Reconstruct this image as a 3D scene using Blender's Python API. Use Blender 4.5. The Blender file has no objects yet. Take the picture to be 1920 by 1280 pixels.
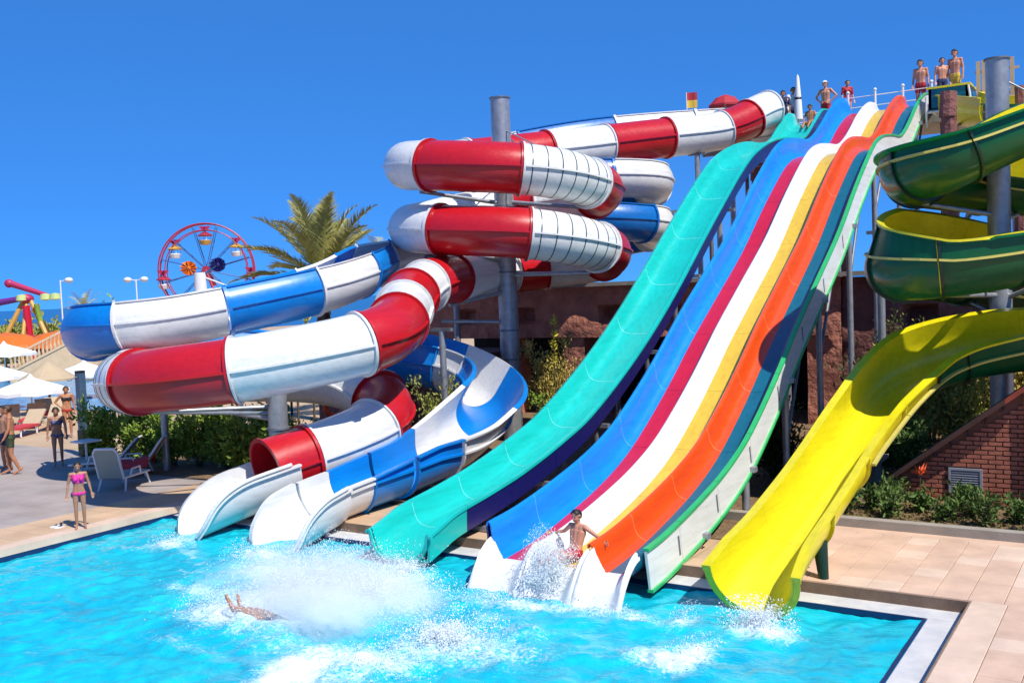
import bpy, bmesh, math, random
import numpy as np
from mathutils import Vector, Matrix, noise
R = math.radians
random.seed(7); rng = np.random.default_rng(7)
scene = bpy.context.scene
COL = scene.collection

# ---------------------------------------------------------------- camera
# world axes: X runs along the slide side of the pool, Y away from the pool, Z up; deck at z = 0
ex = Vector((.83630, .54820, 0)); ey = Vector((-.54820, .83630, 0)); ez = Vector((0, 0, 1))
pit, rol = R(3.0), R(2.4)
fw = ey*math.cos(pit) - ez*math.sin(pit); up0 = ey*math.sin(pit) + ez*math.cos(pit)
rt = ex*math.cos(rol) - up0*math.sin(rol); up = ex*math.sin(rol) + up0*math.cos(rol)
cam = bpy.data.cameras.new('camera'); camo = bpy.data.objects.new('camera', cam); COL.objects.link(camo)
cam.lens = 35.0; cam.sensor_width = 36; cam.clip_end = 20000; cam.clip_start = .1
m = Matrix((rt, up, -fw)).transposed().to_4x4(); m.translation = Vector((10.08, -13.14, 4.2)); camo.matrix_world = m
scene.camera = camo

# ---------------------------------------------------------------- sky, sun, exposure
SUN_EL, SUN_AZ = R(53), R(90+17)          # azimuth from +Y towards +X
world = bpy.data.worlds.new('World'); scene.world = world; world.use_nodes = True
nt = world.node_tree; nt.nodes.clear()
sky = nt.nodes.new('ShaderNodeTexSky'); sky.sky_type = 'NISHITA'; sky.sun_disc = False
sky.sun_elevation = SUN_EL; sky.sun_rotation = SUN_AZ; sky.air_density = .3; sky.dust_density = 0.0; sky.ozone_density = 5.0; sky.altitude = 0
gm = nt.nodes.new('ShaderNodeGamma'); gm.inputs[1].default_value = .33          # flattens the fall-off to the horizon
hs = nt.nodes.new('ShaderNodeMix'); hs.data_type = 'RGBA'; hs.blend_type = 'MULTIPLY'; hs.inputs['Factor'].default_value = 1; hs.inputs['B'].default_value = (.40, 1.66, 4.0, 1); hs.clamp_result = False
bg = nt.nodes.new('ShaderNodeBackground'); bg.inputs[1].default_value = .105
wo = nt.nodes.new('ShaderNodeOutputWorld')
nt.links.new(sky.outputs[0], gm.inputs[0]); nt.links.new(gm.outputs[0], hs.inputs['A']); nt.links.new(hs.outputs['Result'], bg.inputs[0]); nt.links.new(bg.outputs[0], wo.inputs[0])
sl = bpy.data.lights.new('sun', 'SUN'); sl.energy = 4.3; sl.angle = R(.5); sl.color = (1, .95, .86)
so = bpy.data.objects.new('sun', sl); COL.objects.link(so)
sd = Vector((math.sin(SUN_AZ)*math.cos(SUN_EL), math.cos(SUN_AZ)*math.cos(SUN_EL), math.sin(SUN_EL)))
so.rotation_euler = sd.to_track_quat('Z', 'Y').to_euler(); so.location = sd*60
vs = scene.view_settings; vs.view_transform = 'Standard'; vs.look = 'None'; vs.exposure = 0.38; vs.gamma = 1
scene.cycles.max_bounces = 12; scene.cycles.transparent_max_bounces = 12; scene.cycles.volume_bounces = 12
scene.cycles.volume_step_rate = 1.0

# ---------------------------------------------------------------- materials
def new_mat(name):
    m = bpy.data.materials.new(name); m.use_nodes = True
    t = m.node_tree; b = t.nodes['Principled BSDF']
    return m, t, b
def nd(t, kind, **kw):
    n = t.nodes.new(kind)
    for k, v in kw.items():
        if k in n.inputs: n.inputs[k].default_value = v
        else: setattr(n, k, v)
    return n
def c4(c): return (c[0], c[1], c[2], 1)
def surf(name, col, rough=.5, var=.15, scale=3., bump=0., bscale=40., col2=None, coat=0., metal=0., spec=.5, detail=4., dist=.02, wpos=False):
    """a surface whose colour wanders between col and col2 by noise, with fine bump"""
    m, t, b = new_mat(name)
    tc = nd(t, 'ShaderNodeTexCoord'); n = nd(t, 'ShaderNodeTexNoise', Scale=scale, Detail=detail, Roughness=.6)
    if wpos: ge = nd(t, 'ShaderNodeNewGeometry'); t.links.new(ge.outputs['Position'], n.inputs['Vector'])
    else: t.links.new(tc.outputs['Object'], n.inputs['Vector'])
    cr = nd(t, 'ShaderNodeValToRGB'); e = cr.color_ramp.elements
    e[0].position = .3; e[1].position = .7
    d = col2 or tuple(c*(1-var) for c in col)
    e[0].color = c4(d); e[1].color = c4(col)
    t.links.new(n.outputs['Fac'], cr.inputs['Fac']); t.links.new(cr.outputs['Color'], b.inputs['Base Color'])
    b.inputs['Roughness'].default_value = rough; b.inputs['Metallic'].default_value = metal
    b.inputs['Specular IOR Level'].default_value = spec
    if coat: b.inputs['Coat Weight'].default_value = coat; b.inputs['Coat Roughness'].default_value = .12
    if bump:
        n2 = nd(t, 'ShaderNodeTexNoise', Scale=bscale, Detail=5., Roughness=.6); t.links.new(tc.outputs['Object'], n2.inputs['Vector'])
        bp = nd(t, 'ShaderNodeBump', Strength=bump, Distance=dist); t.links.new(n2.outputs['Fac'], bp.inputs['Height']); t.links.new(bp.outputs['Normal'], b.inputs['Normal'])
    return m
def gel(name, col, var=.12, rough=.3):
    """glossy gel-coated fibreglass: faint fading, water streaks in the gloss, slight waviness"""
    m = surf(name, col, rough, var, 1.3, .12, 2.2, coat=.25, dist=.03)
    t = m.node_tree; b = t.nodes['Principled BSDF']
    tc = nd(t, 'ShaderNodeTexCoord'); mp = nd(t, 'ShaderNodeMapping'); mp.inputs['Scale'].default_value = (9, 2, 9)
    n = nd(t, 'ShaderNodeTexNoise', Scale=2., Detail=6.); mr = nd(t, 'ShaderNodeMapRange')
    lk = b.inputs['Base Color'].links[0].from_socket; mpb = nd(t, 'ShaderNodeMapping'); mpb.inputs['Scale'].default_value = (7, .55, 7); ng = nd(t, 'ShaderNodeTexNoise', Scale=1.6, Detail=7., Roughness=.65)
    rg = nd(t, 'ShaderNodeValToRGB'); rg.color_ramp.elements[0].position = .28; rg.color_ramp.elements[0].color = (.72, .70, .66, 1); rg.color_ramp.elements[1].position = .55
    mg = nd(t, 'ShaderNodeMix', data_type='RGBA', blend_type='MULTIPLY'); mg.inputs['Factor'].default_value = .6
    t.links.new(tc.outputs['Object'], mpb.inputs[0]); t.links.new(mpb.outputs[0], ng.inputs['Vector']); t.links.new(ng.outputs['Fac'], rg.inputs['Fac']); t.links.new(lk, mg.inputs['A']); t.links.new(rg.outputs[0], mg.inputs['B']); t.links.new(mg.outputs['Result'], b.inputs['Base Color'])
    mr.inputs['To Min'].default_value = rough-.12; mr.inputs['To Max'].default_value = rough+.18
    t.links.new(tc.outputs['Object'], mp.inputs[0]); t.links.new(mp.outputs[0], n.inputs['Vector']); t.links.new(n.outputs['Fac'], mr.inputs['Value']); t.links.new(mr.outputs[0], b.inputs['Roughness'])
    return m
def translucent(m, col, fac):
    '''thin fibreglass lets some sun through'''
    t = m.node_tree; b = t.nodes['Principled BSDF']; out = [n for n in t.nodes if n.type == 'OUTPUT_MATERIAL'][0]
    tr = nd(t, 'ShaderNodeBsdfTranslucent'); tr.inputs['Color'].default_value = c4(col); mx = nd(t, 'ShaderNodeMixShader'); mx.inputs[0].default_value = fac
    t.links.new(b.outputs[0], mx.inputs[1]); t.links.new(tr.outputs[0], mx.inputs[2]); t.links.new(mx.outputs[0], out.inputs['Surface']); return m
M = {}
M['red'] = gel('red_gelcoat', (.60, .010, .018)); M['white'] = gel('white_gelcoat', (.80, .80, .79), .06)
M['blue'] = gel('blue_gelcoat', (.003, .25, .76)); M['dblue'] = gel('deep_blue_gelcoat', (.004, .15, .50))
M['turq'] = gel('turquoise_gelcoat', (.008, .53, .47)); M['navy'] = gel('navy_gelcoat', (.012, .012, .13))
M['crim'] = gel('crimson_gelcoat', (.62, .008, .035)); M['lyel'] = gel('warm_yellow_gelcoat', (.80, .52, .045))
M['oran'] = gel('orange_gelcoat', (.80, .075, .004)); M['teal'] = gel('teal_gelcoat', (.006, .14, .22))
M['lime'] = gel('light_green_gelcoat', (.04, .50, .14)); M['panel'] = gel('pale_panel_gelcoat', (.74, .76, .73), .1)
M['lblue_j'] = gel('blue_joint_highlight', (.12, .42, .85)); M['oran_j'] = gel('orange_joint_highlight', (.85, .25, .08)); M['turq_j'] = gel('turquoise_joint_highlight', (.2, .72, .68))  # paler than their lanes: the flange highlight is put into the colour
M['lblue'] = gel('sky_blue_gelcoat', (.004, .25, .80))
M['yel'] = gel('lemon_yellow_gelcoat', (.84, .72, .010)); M['grn'] = gel('dark_green_gelcoat', (.002, .12, .042))
translucent(M['grn'], (.05, .75, .22), .30); translucent(M['yel'], (.85, .70, .05), .06); translucent(M['white'], (.8, .8, .78), .05); translucent(M['red'], (.8, .03, .03), .12); translucent(M['blue'], (.01, .35, .9), .12)
M['rib'] = surf('dark_rib', (.006, .03, .015), .4); M['yrail'] = surf('pale_yellow_rail', (.60, .52, .12), .4)
M['steel'] = surf('galvanised_steel', (.42, .44, .47), .42, .3, 6, .1, 30, metal=.55)
M['dsteel'] = surf('weathered_steel', (.22, .24, .28), .5, .35, 4, .1, 30, metal=.4)
M['stripe'] = surf('dark_stripe', (.03, .07, .09), .4)
M['whitep'] = surf('white_paint', (.78, .77, .74), .45, .08)
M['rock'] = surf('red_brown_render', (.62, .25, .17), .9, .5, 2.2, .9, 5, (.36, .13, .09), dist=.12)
M['rockd'] = surf('dark_brown_shade_render', (.30, .12, .10), .9, .5, 1.6, .9, 5, (.17, .065, .058), dist=.12)  # side wall's shade is put into this darker render; brown columns share it
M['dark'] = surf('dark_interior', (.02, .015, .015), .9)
M['conc'] = surf('concrete', (.36, .32, .27), .85, .25, 3, .3, 30)
M['tan'] = surf('tan_slab', (.55, .37, .22), .8, .2, 2, .2, 30)
M['soil'] = surf('dry_soil', (.30, .19, .10), .95, .5, 5, 1., 20, (.15, .09, .045), dist=.05)
M['sand'] = surf('beach_sand', (.55, .40, .25), .95, .3, .6, .3, 12, (.42, .28, .17))
M['brick'] = surf('hut_brick', (.50, .17, .10), .85, .4, 5, .4, 30, (.33, .10, .06), wpos=True); M['mortar'] = surf('mortar', (.26, .12, .08), .95)
M['cream'] = surf('cream_render', (.66, .47, .28), .8, .15)
M['roof'] = surf('roof_board', (.10, .04, .03), .7, .4); M['roofred'] = surf('roof_red', (.40, .07, .03), .7, .3)
M['louvre'] = surf('louvre_metal', (.33, .34, .38), .4, .2)
M['gut'] = surf('gutter_tile', (.66, .64, .62), .5, .2, 4, .1, 30, (.50, .50, .52)); M['riser'] = surf('step_riser', (.24, .15, .10), .8, .35, 4, .3, 30)
M['wall_tile'] = surf('pool_wall_tile', (.02, .16, .34), .3, .3, 3); M['navytile'] = surf('navy_edge_tile', (.01, .03, .12), .3)
M['floor_tile'] = surf('pool_floor_tile', (.10, .50, .62), .5)
M['fab'] = surf('white_canvas', (.80, .79, .78), .8, .06); M['sling'] = surf('grey_green_sling', (.33, .36, .30), .7, .1)
M['lplast'] = surf('white_resin', (.74, .74, .76), .4, .06); M['sand_sling'] = surf('sand_sling', (.50, .38, .24), .8, .1)
M['towelr'] = surf('red_towel', (.62, .05, .06), .9, .3, 8, .6, 60); M['shade'] = surf('shower_blue', (.07, .13, .22), .4, .4, 9); M['black'] = surf('black_paint', (.012, .012, .016), .5)
M['trunk'] = surf('bark', (.16, .10, .06), .9, .5, 8, .8, 30); M['stem'] = surf('green_stem', (.10, .09, .03), .8, .4, 8)
def leaf(name, c, var=.5):
    m = surf(name, c, .55, var, 2.2, col2=tuple(q*(1-var) for q in c), spec=.3)
    b = m.node_tree.nodes['Principled BSDF']; b.inputs['Subsurface Weight'].default_value = 0
    try: b.inputs['Transmission Weight'].default_value = 0
    except Exception: pass
    return m
M['palm'] = leaf('palm_leaf', (.56, .52, .16), .5); M['hedge'] = leaf('hedge_leaf', (.28, .42, .05), .65); M['tama'] = leaf('tamarisk_leaf', (.70, .54, .13), .6)
M['tamag'] = leaf('feathery_green_leaf', (.44, .46, .10), .6); M['darkleaf'] = leaf('dark_leaf', (.08, .11, .03), .6); M['bedleaf'] = leaf('bed_leaf', (.14, .24, .05), .6)
M['flower'] = surf('orange_flower', (.75, .10, .02), .6); M['plume'] = surf('yellow_plume', (.62, .52, .04), .8)
M['pink'] = surf('pink_swimwear', (.75, .03, .30), .6, .2, 20); M['bikblack'] = surf('black_swimwear', (.012, .012, .015), .6)
M['bikred'] = surf('red_swimwear', (.50, .03, .02), .6); M['bikblue'] = surf('slate_blue_swimwear', (.10, .12, .24), .6, .4, 30)
M['trgreen'] = surf('dark_green_trunks', (.05, .07, .03), .7, .5, 14); M['trred'] = surf('crimson_trunks', (.45, .02, .03), .7); M['trblue'] = surf('navy_trunks', (.02, .03, .10), .7); M['shirt'] = surf('white_shirt', (.75, .75, .77), .8, .08)
M['hairb'] = surf('black_hair', (.012, .009, .008), .6); M['hairw'] = surf('brown_hair', (.06, .03, .015), .6); M['cap'] = surf('white_cap', (.75, .75, .75), .7); M['eye'] = surf('eye_dark', (.01, .01, .01), .3); M['lip'] = surf('lip', (.30, .08, .06), .5)
def skin(name, c):
    m = surf(name, c, .5, .12, 5, spec=.4); b = m.node_tree.nodes['Principled BSDF']
    b.inputs['Subsurface Weight'].default_value = .08; b.inputs['Subsurface Radius'].default_value = (.02, .008, .004); b.inputs['Subsurface Scale'].default_value = .3
    return m
M['skin_t'] = skin('tanned_skin', (.46, .20, .10)); M['skin_d'] = skin('brown_skin', (.40, .20, .12)); M['skin_l'] = skin('light_skin', (.60, .34, .22)); M['skin_r'] = skin('sunburnt_skin', (.60, .27, .17))
M['orangep'] = surf('orange_paint', (.70, .16, .01), .5); M['purple'] = surf('purple_paint', (.15, .02, .22), .5); M['magenta'] = surf('magenta_paint', (.45, .02, .10), .5); M['palegreen'] = surf('pale_green_paint', (.55, .65, .25), .5)
M['wheelred'] = surf('wheel_red_paint', (.45, .03, .06), .5, .3, 1); M['gold'] = surf('gold_paint', (.60, .33, .06), .5); M['ferris_blue'] = surf('faded_blue_paint', (.05, .13, .35), .5)
M['lampg'] = surf('lamp_globe', (.75, .75, .72), .4)

# paved decks
def paving(name, c1, c2, joint, w, h, rough=.75):
    m, t, b = new_mat(name)
    tc = nd(t, 'ShaderNodeTexCoord'); bk = nd(t, 'ShaderNodeTexBrick', Scale=1.0)
    bk.inputs['Brick Width'].default_value = w; bk.inputs['Row Height'].default_value = h; bk.inputs['Mortar Size'].default_value = .006; bk.inputs['Mortar Smooth'].default_value = .3; bk.offset = 0
    bk.inputs['Color1'].default_value = c4(c1); bk.inputs['Color2'].default_value = c4(c2); bk.inputs['Mortar'].default_value = c4(joint)
    n = nd(t, 'ShaderNodeTexNoise', Scale=1.1, Detail=6.); mx = nd(t, 'ShaderNodeMix', data_type='RGBA', blend_type='MULTIPLY'); mx.inputs['Factor'].default_value = .55
    cr = nd(t, 'ShaderNodeValToRGB'); cr.color_ramp.elements[0].color = (.55, .53, .5, 1); cr.color_ramp.elements[0].position = .3; cr.color_ramp.elements[1].position = .65
    t.links.new(tc.outputs['Object'], bk.inputs['Vector']); t.links.new(tc.outputs['Object'], n.inputs['Vector']); t.links.new(n.outputs['Fac'], cr.inputs['Fac'])
    t.links.new(bk.outputs['Color'], mx.inputs['A']); t.links.new(cr.outputs['Color'], mx.inputs['B']); t.links.new(mx.outputs['Result'], b.inputs['Base Color'])
    b.inputs['Roughness'].default_value = rough
    bp = nd(t, 'ShaderNodeBump', Strength=.3, Distance=.01); t.links.new(bk.outputs['Fac'], bp.inputs['Height']); bp.invert = True; t.links.new(bp.outputs['Normal'], b.inputs['Normal'])
    return m
M['peach'] = paving('peach_paving', (.64, .43, .27), (.58, .40, .25), (.36, .25, .17), .45, .45)
M['plaza'] = paving('grey_plaza_paving', (.42, .35, .31), (.38, .33, .30), (.27, .22, .20), .6, .6)
M['tile'] = surf('peach_tile', (.70, .48, .35), .72, .2, 1.7, .15, 40, (.50, .34, .25), wpos=True, detail=8.); M['grout'] = surf('grout', (.36, .25, .18), .9)
M['tilep'] = surf('pale_tile', (.74, .55, .42), .72, .25, 1.7, .15, 40, wpos=True, detail=8.)

# ---------------------------------------------------------------- mesh helpers
class MB:
    def __init__(s): s.v = []; s.f = []
    def add(s, v, f):
        o = len(s.v); s.v += [tuple(p) for p in v]; s.f += [tuple(i+o for i in q) for q in f]; return s
    def box(s, a, b):
        x0, y0, z0 = a; x1, y1, z1 = b
        return s.add([(x0,y0,z0),(x1,y0,z0),(x1,y1,z0),(x0,y1,z0),(x0,y0,z1),(x1,y0,z1),(x1,y1,z1),(x0,y1,z1)],
                     [(0,3,2,1),(4,5,6,7),(0,1,5,4),(1,2,6,5),(2,3,7,6),(3,0,4,7)])
    def bar(s, p, q, w, h=None, upv=(0,0,1)):
        p = Vector(p); q = Vector(q); h = h or w; t = (q-p).normalized(); u = Vector(upv)
        if abs(t.dot(u)) > .95: u = Vector((1,0,0))
        a = t.cross(u).normalized(); b = a.cross(t)
        vs = [c+a*i*w/2+b*j*h/2 for c in (p,q) for i,j in ((-1,-1),(1,-1),(1,1),(-1,1))]
        return s.add(vs, [(0,1,2,3),(7,6,5,4),(0,4,5,1),(1,5,6,2),(2,6,7,3),(3,7,4,0)])
    def cyl(s, p, q, r0, r1=None, n=12, cap=True):
        p = Vector(p); q = Vector(q); r1 = r0 if r1 is None else r1; t = (q-p).normalized()
        u = Vector((1,0,0)) if abs(t.z) > .9 else Vector((0,0,1)); a = t.cross(u).normalized(); b = t.cross(a)
        vs = []
        for c, r in ((p,r0),(q,r1)):
            for i in range(n):
                an = 2*math.pi*i/n; vs.append(c+a*math.cos(an)*r+b*math.sin(an)*r)
        fs = [(i,(i+1)%n,n+(i+1)%n,n+i) for i in range(n)]
        if cap: fs += [tuple(range(n-1,-1,-1)), tuple(range(n,2*n))]
        return s.add(vs, fs)
    def tube(s, pts, r, n=8):
        for i in range(len(pts)-1): s.cyl(pts[i], pts[i+1], r if not callable(r) else r(i), r if not callable(r) else r(i+1), n)
        return s
    def lathe(s, prof, c=(0,0,0), n=16, sx=1, sy=1):
        vs = [(c[0]+r*sx*math.cos(2*math.pi*i/n), c[1]+r*sy*math.sin(2*math.pi*i/n), c[2]+z) for r,z in prof for i in range(n)]
        fs = [(k*n+i,k*n+(i+1)%n,(k+1)*n+(i+1)%n,(k+1)*n+i) for k in range(len(prof)-1) for i in range(n)]
        return s.add(vs, fs)
    def ell(s, c, r, n=10, mth=6):
        prof = [(math.sin(math.pi*k/mth), -math.cos(math.pi*k/mth)) for k in range(mth+1)]
        vs = [(c[0]+r[0]*q*math.cos(2*math.pi*i/n), c[1]+r[1]*q*math.sin(2*math.pi*i/n), c[2]+r[2]*z) for q,z in prof for i in range(n)]
        return s.add(vs, [(k*n+i,k*n+(i+1)%n,(k+1)*n+(i+1)%n,(k+1)*n+i) for k in range(mth) for i in range(n)])
    def build(s, name, mat, parent=None, smooth=None):
        me = bpy.data.meshes.new(name); me.from_pydata(s.v, [], s.f); me.update()
        return link(name, me, mat, parent, smooth)
def link(name, me, mat, parent=None, smooth=None):
    o = bpy.data.objects.new(name, me); COL.objects.link(o)
    if mat is not None and not me.materials: me.materials.append(M[mat] if isinstance(mat, str) else mat)
    if parent is not None: o.parent = parent
    if smooth: me.shade_smooth(); me.set_sharp_from_angle(angle=R(smooth))
    return o
def tag(o, label=None, cat=None, group=None, kind=None):
    if label: o['label'] = label
    if cat: o['category'] = cat
    if group: o['group'] = group
    if kind: o['kind'] = kind
    return o
def empty(name, loc=(0,0,0), rz=0):
    o = bpy.data.objects.new(name, None); COL.objects.link(o); o.location = loc; o.rotation_euler = (0,0,rz); o.empty_display_size = .2
    return o
def copy_tree(o, parent=None):
    c = o.copy(); COL.objects.link(c); c.parent = parent
    for ch in list(o.children): copy_tree(ch, c)
    return c

# ---------------------------------------------------------------- paths and sweeps
def cr1(p0, p1, p2, p3, t):
    return .5*((2*p1)+(p2-p0)*t+(2*p0-5*p1+4*p2-p3)*t*t+(3*p1-p0-3*p2+p3)*t**3)
class Path:
    def __init__(s, pts, sub=10, it=14):
        P = [Vector(p) for p in pts]; P = [2*P[0]-P[1]]+P+[2*P[-1]-P[-2]]
        d = []
        for i in range(1, len(P)-2):
            for k in range(sub): d.append(cr1(P[i-1],P[i],P[i+1],P[i+2],k/sub))
        d.append(P[-2])
        a = np.array([tuple(v) for v in d])
        for _ in range(it): a[1:-1] = a[1:-1]*.5+(a[:-2]+a[2:])*.25
        s.a = a; s.sub = sub; s.n = len(a)
        s.len = np.concatenate([[0], np.cumsum(np.linalg.norm(np.diff(a, axis=0), axis=1))])
    def at(s, t):
        x = max(0, min(s.n-1.0001, t*s.sub)); i = int(x); f = x-i
        return Vector(s.a[i]*(1-f)+s.a[i+1]*f)
    def frame(s, t, bank=0):
        e = .12; c = s.at(t); T = (s.at(t+e)-s.at(t-e)).normalized()
        S = T.cross(Vector((0,0,1))).normalized(); N = S.cross(T)
        if bank: S, N = S*math.cos(bank)+N*math.sin(bank), N*math.cos(bank)-S*math.sin(bank)
        return c, T, S, N
def sweep(path, s0, s1, sec, per=7, bank=None, hfun=None, closed=True, caps=True):
    """sec: list of (side, up) or function of s giving it; solid closed loop swept along the path"""
    k = max(2, int(math.ceil((s1-s0)*per))+1); mb = MB(); vs = []
    for i in range(k):
        t = s0+(s1-s0)*i/(k-1); c, T, S, N = path.frame(t, bank(t) if bank else 0)
        q = sec(t) if callable(sec) else sec
        vs += [c+S*a+N*b for a, b in q]; n = len(q)
    fs = []
    for i in range(k-1):
        for j in range(n if closed else n-1):
            fs.append((i*n+j, i*n+(j+1)%n, (i+1)*n+(j+1)%n, (i+1)*n+j))
    if caps and closed: fs += [tuple(range(n)), tuple(range((k-1)*n+n-1, (k-1)*n-1, -1))]
    return mb.add(vs, fs)
def circ(r, n=30): return [(r*math.cos(2*math.pi*i/n), r*math.sin(2*math.pi*i/n)) for i in range(n)]
def pipe(path, s0, s1, ro, ri, per=7, n=30):
    k = max(2, int(math.ceil((s1-s0)*per))+1); vs = []; fs = []
    for i in range(k):
        c, T, S, N = path.frame(s0+(s1-s0)*i/(k-1))
        vs += [c+S*a+N*b for a, b in circ(ro, n)]+[c+S*a+N*b for a, b in circ(ri, n)]
    for i in range(k-1):
        for j in range(n):
            a = i*2*n+j; b = i*2*n+(j+1)%n; e = 2*n
            fs += [(a, b, b+e, a+e), (a+n, a+n+e, b+n+e, b+n)]
    for i, fl in ((0, 0), (k-1, 1)):
        for j in range(n):
            a = i*2*n+j; b = i*2*n+(j+1)%n
            fs.append((a, a+n, b+n, b) if not fl else (a, b, b+n, a+n))
    return MB().add(vs, fs)
def prof1(pts, y):
    """smooth 1-D profile z(y)"""
    n = len(pts)
    if y <= pts[0][0]: return pts[0][1]
    if y >= pts[-1][0]: return pts[-1][1]
    for i in range(n-1):
        if pts[i][0] <= y <= pts[i+1][0]:
            x0, z0 = pts[i]; x1, z1 = pts[i+1]; h = x1-x0; t = (y-x0)/h
            def sl(k):
                a = max(0, k-1); b = min(n-1, k+1); return (pts[b][1]-pts[a][1])/(pts[b][0]-pts[a][0])
            m0, m1 = sl(i)*h, sl(i+1)*h
            return (2*t**3-3*t*t+1)*z0+(t**3-2*t*t+t)*m0+(-2*t**3+3*t*t)*z1+(t**3-t*t)*m1
def chute(secf, y0, y1, prof, step=.16):
    """closed section loop (x, z offset) carried along Y over profile z(y)"""
    k = max(2, int(math.ceil((y1-y0)/step))+1); vs = []; fs = []
    for i in range(k):
        y = y0+(y1-y0)*i/(k-1); z = prof1(prof, y); q = secf(y) if callable(secf) else secf
        vs += [(a, y, z+b) for a, b in q]; n = len(q)
    for i in range(k-1):
        for j in range(n): fs.append((i*n+j, i*n+(j+1)%n, (i+1)*n+(j+1)%n, (i+1)*n+j))
    fs += [tuple(range(n)), tuple(range((k-1)*n+n-1, (k-1)*n-1, -1))]
    return MB().add(vs, fs)
def thick(line, d):
    """closed loop from an open section line, thickened by d below its normal"""
    n = len(line); back = []
    for i, (x, z) in enumerate(line):
        a = line[max(0, i-1)]; b = line[min(n-1, i+1)]; tx, tz = b[0]-a[0], b[1]-a[1]; l = math.hypot(tx, tz) or 1
        back.append((x+tz/l*d, z-tx/l*d))
    return line+back[::-1]
#@SPLIT1
CAMP = Vector((10.08, -13.14, 4.2))
def gp(px, py, z=0.):
    """point of the plane at height z along one line of sight (survey helper)"""
    v = fw+rt*((px-960)/1867)+up*((640-py)/1867); return CAMP+v*((z-4.2)/v.z)
def dp(px, py, d):
    v = fw+rt*((px-960)/1867)+up*((640-py)/1867); return CAMP+v*(d/v.dot(ey))

# ================================================================ ground, sea, decks, pool
PX0, PX1, PY0 = -7.1, 7.57, -12.0
def sheet(name, rects, z, mat, kind='structure', parent=None):
    mb = MB()
    for x0, y0, x1, y1 in rects: mb.add([(x0,y0,z),(x1,y0,z),(x1,y1,z),(x0,y1,z)], [(0,1,2,3)])
    o = mb.build(name, mat, parent)
    if kind: o['kind'] = kind
    return o
sheet('ground', [(-105,-60,PX0-.3,110),(PX0-.3,.5,8.1,110),(8.1,-60,90,110),(PX0-.3,-60,8.1,PY0-.3)], -.05, 'sand')
# sea
m_, t_, b_ = new_mat('sea_water'); tc = nd(t_, 'ShaderNodeTexCoord'); n_ = nd(t_, 'ShaderNodeTexNoise', Scale=.08, Detail=8.); t_.links.new(tc.outputs['Object'], n_.inputs['Vector'])
b_.inputs['Base Color'].default_value = (.010, .10, .24, 1); b_.inputs['Roughness'].default_value = .25
bp_ = nd(t_, 'ShaderNodeBump', Strength=.6, Distance=1.5); t_.links.new(n_.outputs['Fac'], bp_.inputs['Height']); t_.links.new(bp_.outputs['Normal'], b_.inputs['Normal']); M['sea'] = m_
sheet('sea', [(-9000,-9000,9000,9000)], -1.9, 'sea')
sheet('pool_deck', [(-8.7,PY0,PX0,.42),(-8.7,.42,4.6,2.0)], 0.0, 'peach')
sheet('plaza', [(-24,PY0,-8.7,4.2)], -.004, 'plaza')
sheet('planting_soil', [(-14.5,2.4,-8.7,7.0),(-8.7,2.0,4.6,15.2),(4.6,3.9,14,15.2)], .012, 'soil')
# tiled deck on the right: each paving tile is a piece
td = tag(MB().box((4.6,.42,-.2),(14,3.66,-.014)).box((8.0,PY0,-.2),(14,.42,-.014)).build('tiled_deck', 'grout'), kind='structure')
T = .42; tiles = []
mt = MB(); g = .004; b = .006
mt.add([(g,g,-.02),(T-g,g,-.02),(T-g,T-g,-.02),(g,T-g,-.02),(g,g,-.005),(T-g,g,-.005),(T-g,T-g,-.005),(g,T-g,-.005),(g+b,g+b,0),(T-g-b,g+b,0),(T-g-b,T-g-b,0),(g+b,T-g-b,0)],
       [(0,1,5,4),(1,2,6,5),(2,3,7,6),(3,0,4,7),(4,5,9,8),(5,6,10,9),(6,7,11,10),(7,4,8,11),(8,9,10,11)])
tm1 = bpy.data.meshes.new('tile'); tm1.from_pydata(mt.v, [], mt.f); tm1.materials.append(M['tile']); tm2 = tm1.copy(); tm2.materials[0] = M['tilep']
def in_view(p, mx=60):
    d = Vector(p)-CAMP; z = d.dot(fw)
    if z < .5: return False
    return -mx < 960+1867*d.dot(rt)/z < 1920+mx and -mx < 640-1867*d.dot(up)/z < 1280+mx
nt_ = 0
for (x0, y0, nx, ny) in ((4.6, .44, 22, 7), (8.01, .44-T*16, 10, 16)):
    for i in range(nx):
        for j in range(ny):
            x, y = x0+i*T, y0+j*T
            if not in_view((x+.2, y+.2, 0)): continue
            o = bpy.data.objects.new('tile', tm2 if (x < 8.4 and y < .1) or random.random() < .12 else tm1); COL.objects.link(o); o.parent = td
            o.location = (x, y, random.uniform(-.0015, .0015)); nt_ += 1
sheet('deck_margin', [(4.6,3.38,14,3.66)], -.003, 'tile')
# gutter ledge with riser round two sides, navy edge tiles
gt = tag(MB().box((PX0,0,-.4),(8.0,.415,-.165)).box((PX1,PY0,-.4),(7.997,-.003,-.166)).build('pool_gutter', 'gut'), kind='structure')
rs = tag(MB().box((-7.1,.417,-.3),(4.6,.5,-.002)).box((4.6,.40,-.17),(7.98,.418,-.012)).box((7.985,PY0,-.17),(7.999,.41,-.012)).build('step_riser', 'riser'), kind='structure')
tag(MB().box((PX0-.3,PY0,-.13),(PX0+.04,.416,.0015)).build('pool_coping', 'tilep'), kind='structure')
bs = tag(MB().box((PX0,PY0,-1.5),(PX1,0,-1.4)).build('pool_floor', 'floor_tile'), kind='structure')
wl = tag(MB().box((PX0,-.02,-1.4),(PX1,-.001,-.18)).box((PX1-.02,PY0,-1.4),(PX1-.001,-.02,-.18)).box((PX0-.3,PY0,-1.4),(PX0,.41,-.14)).box((PX0-.3,PY0-.3,-1.4),(8.1,PY0,-.005)).build('pool_wall', 'wall_tile'), kind='structure')
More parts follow.
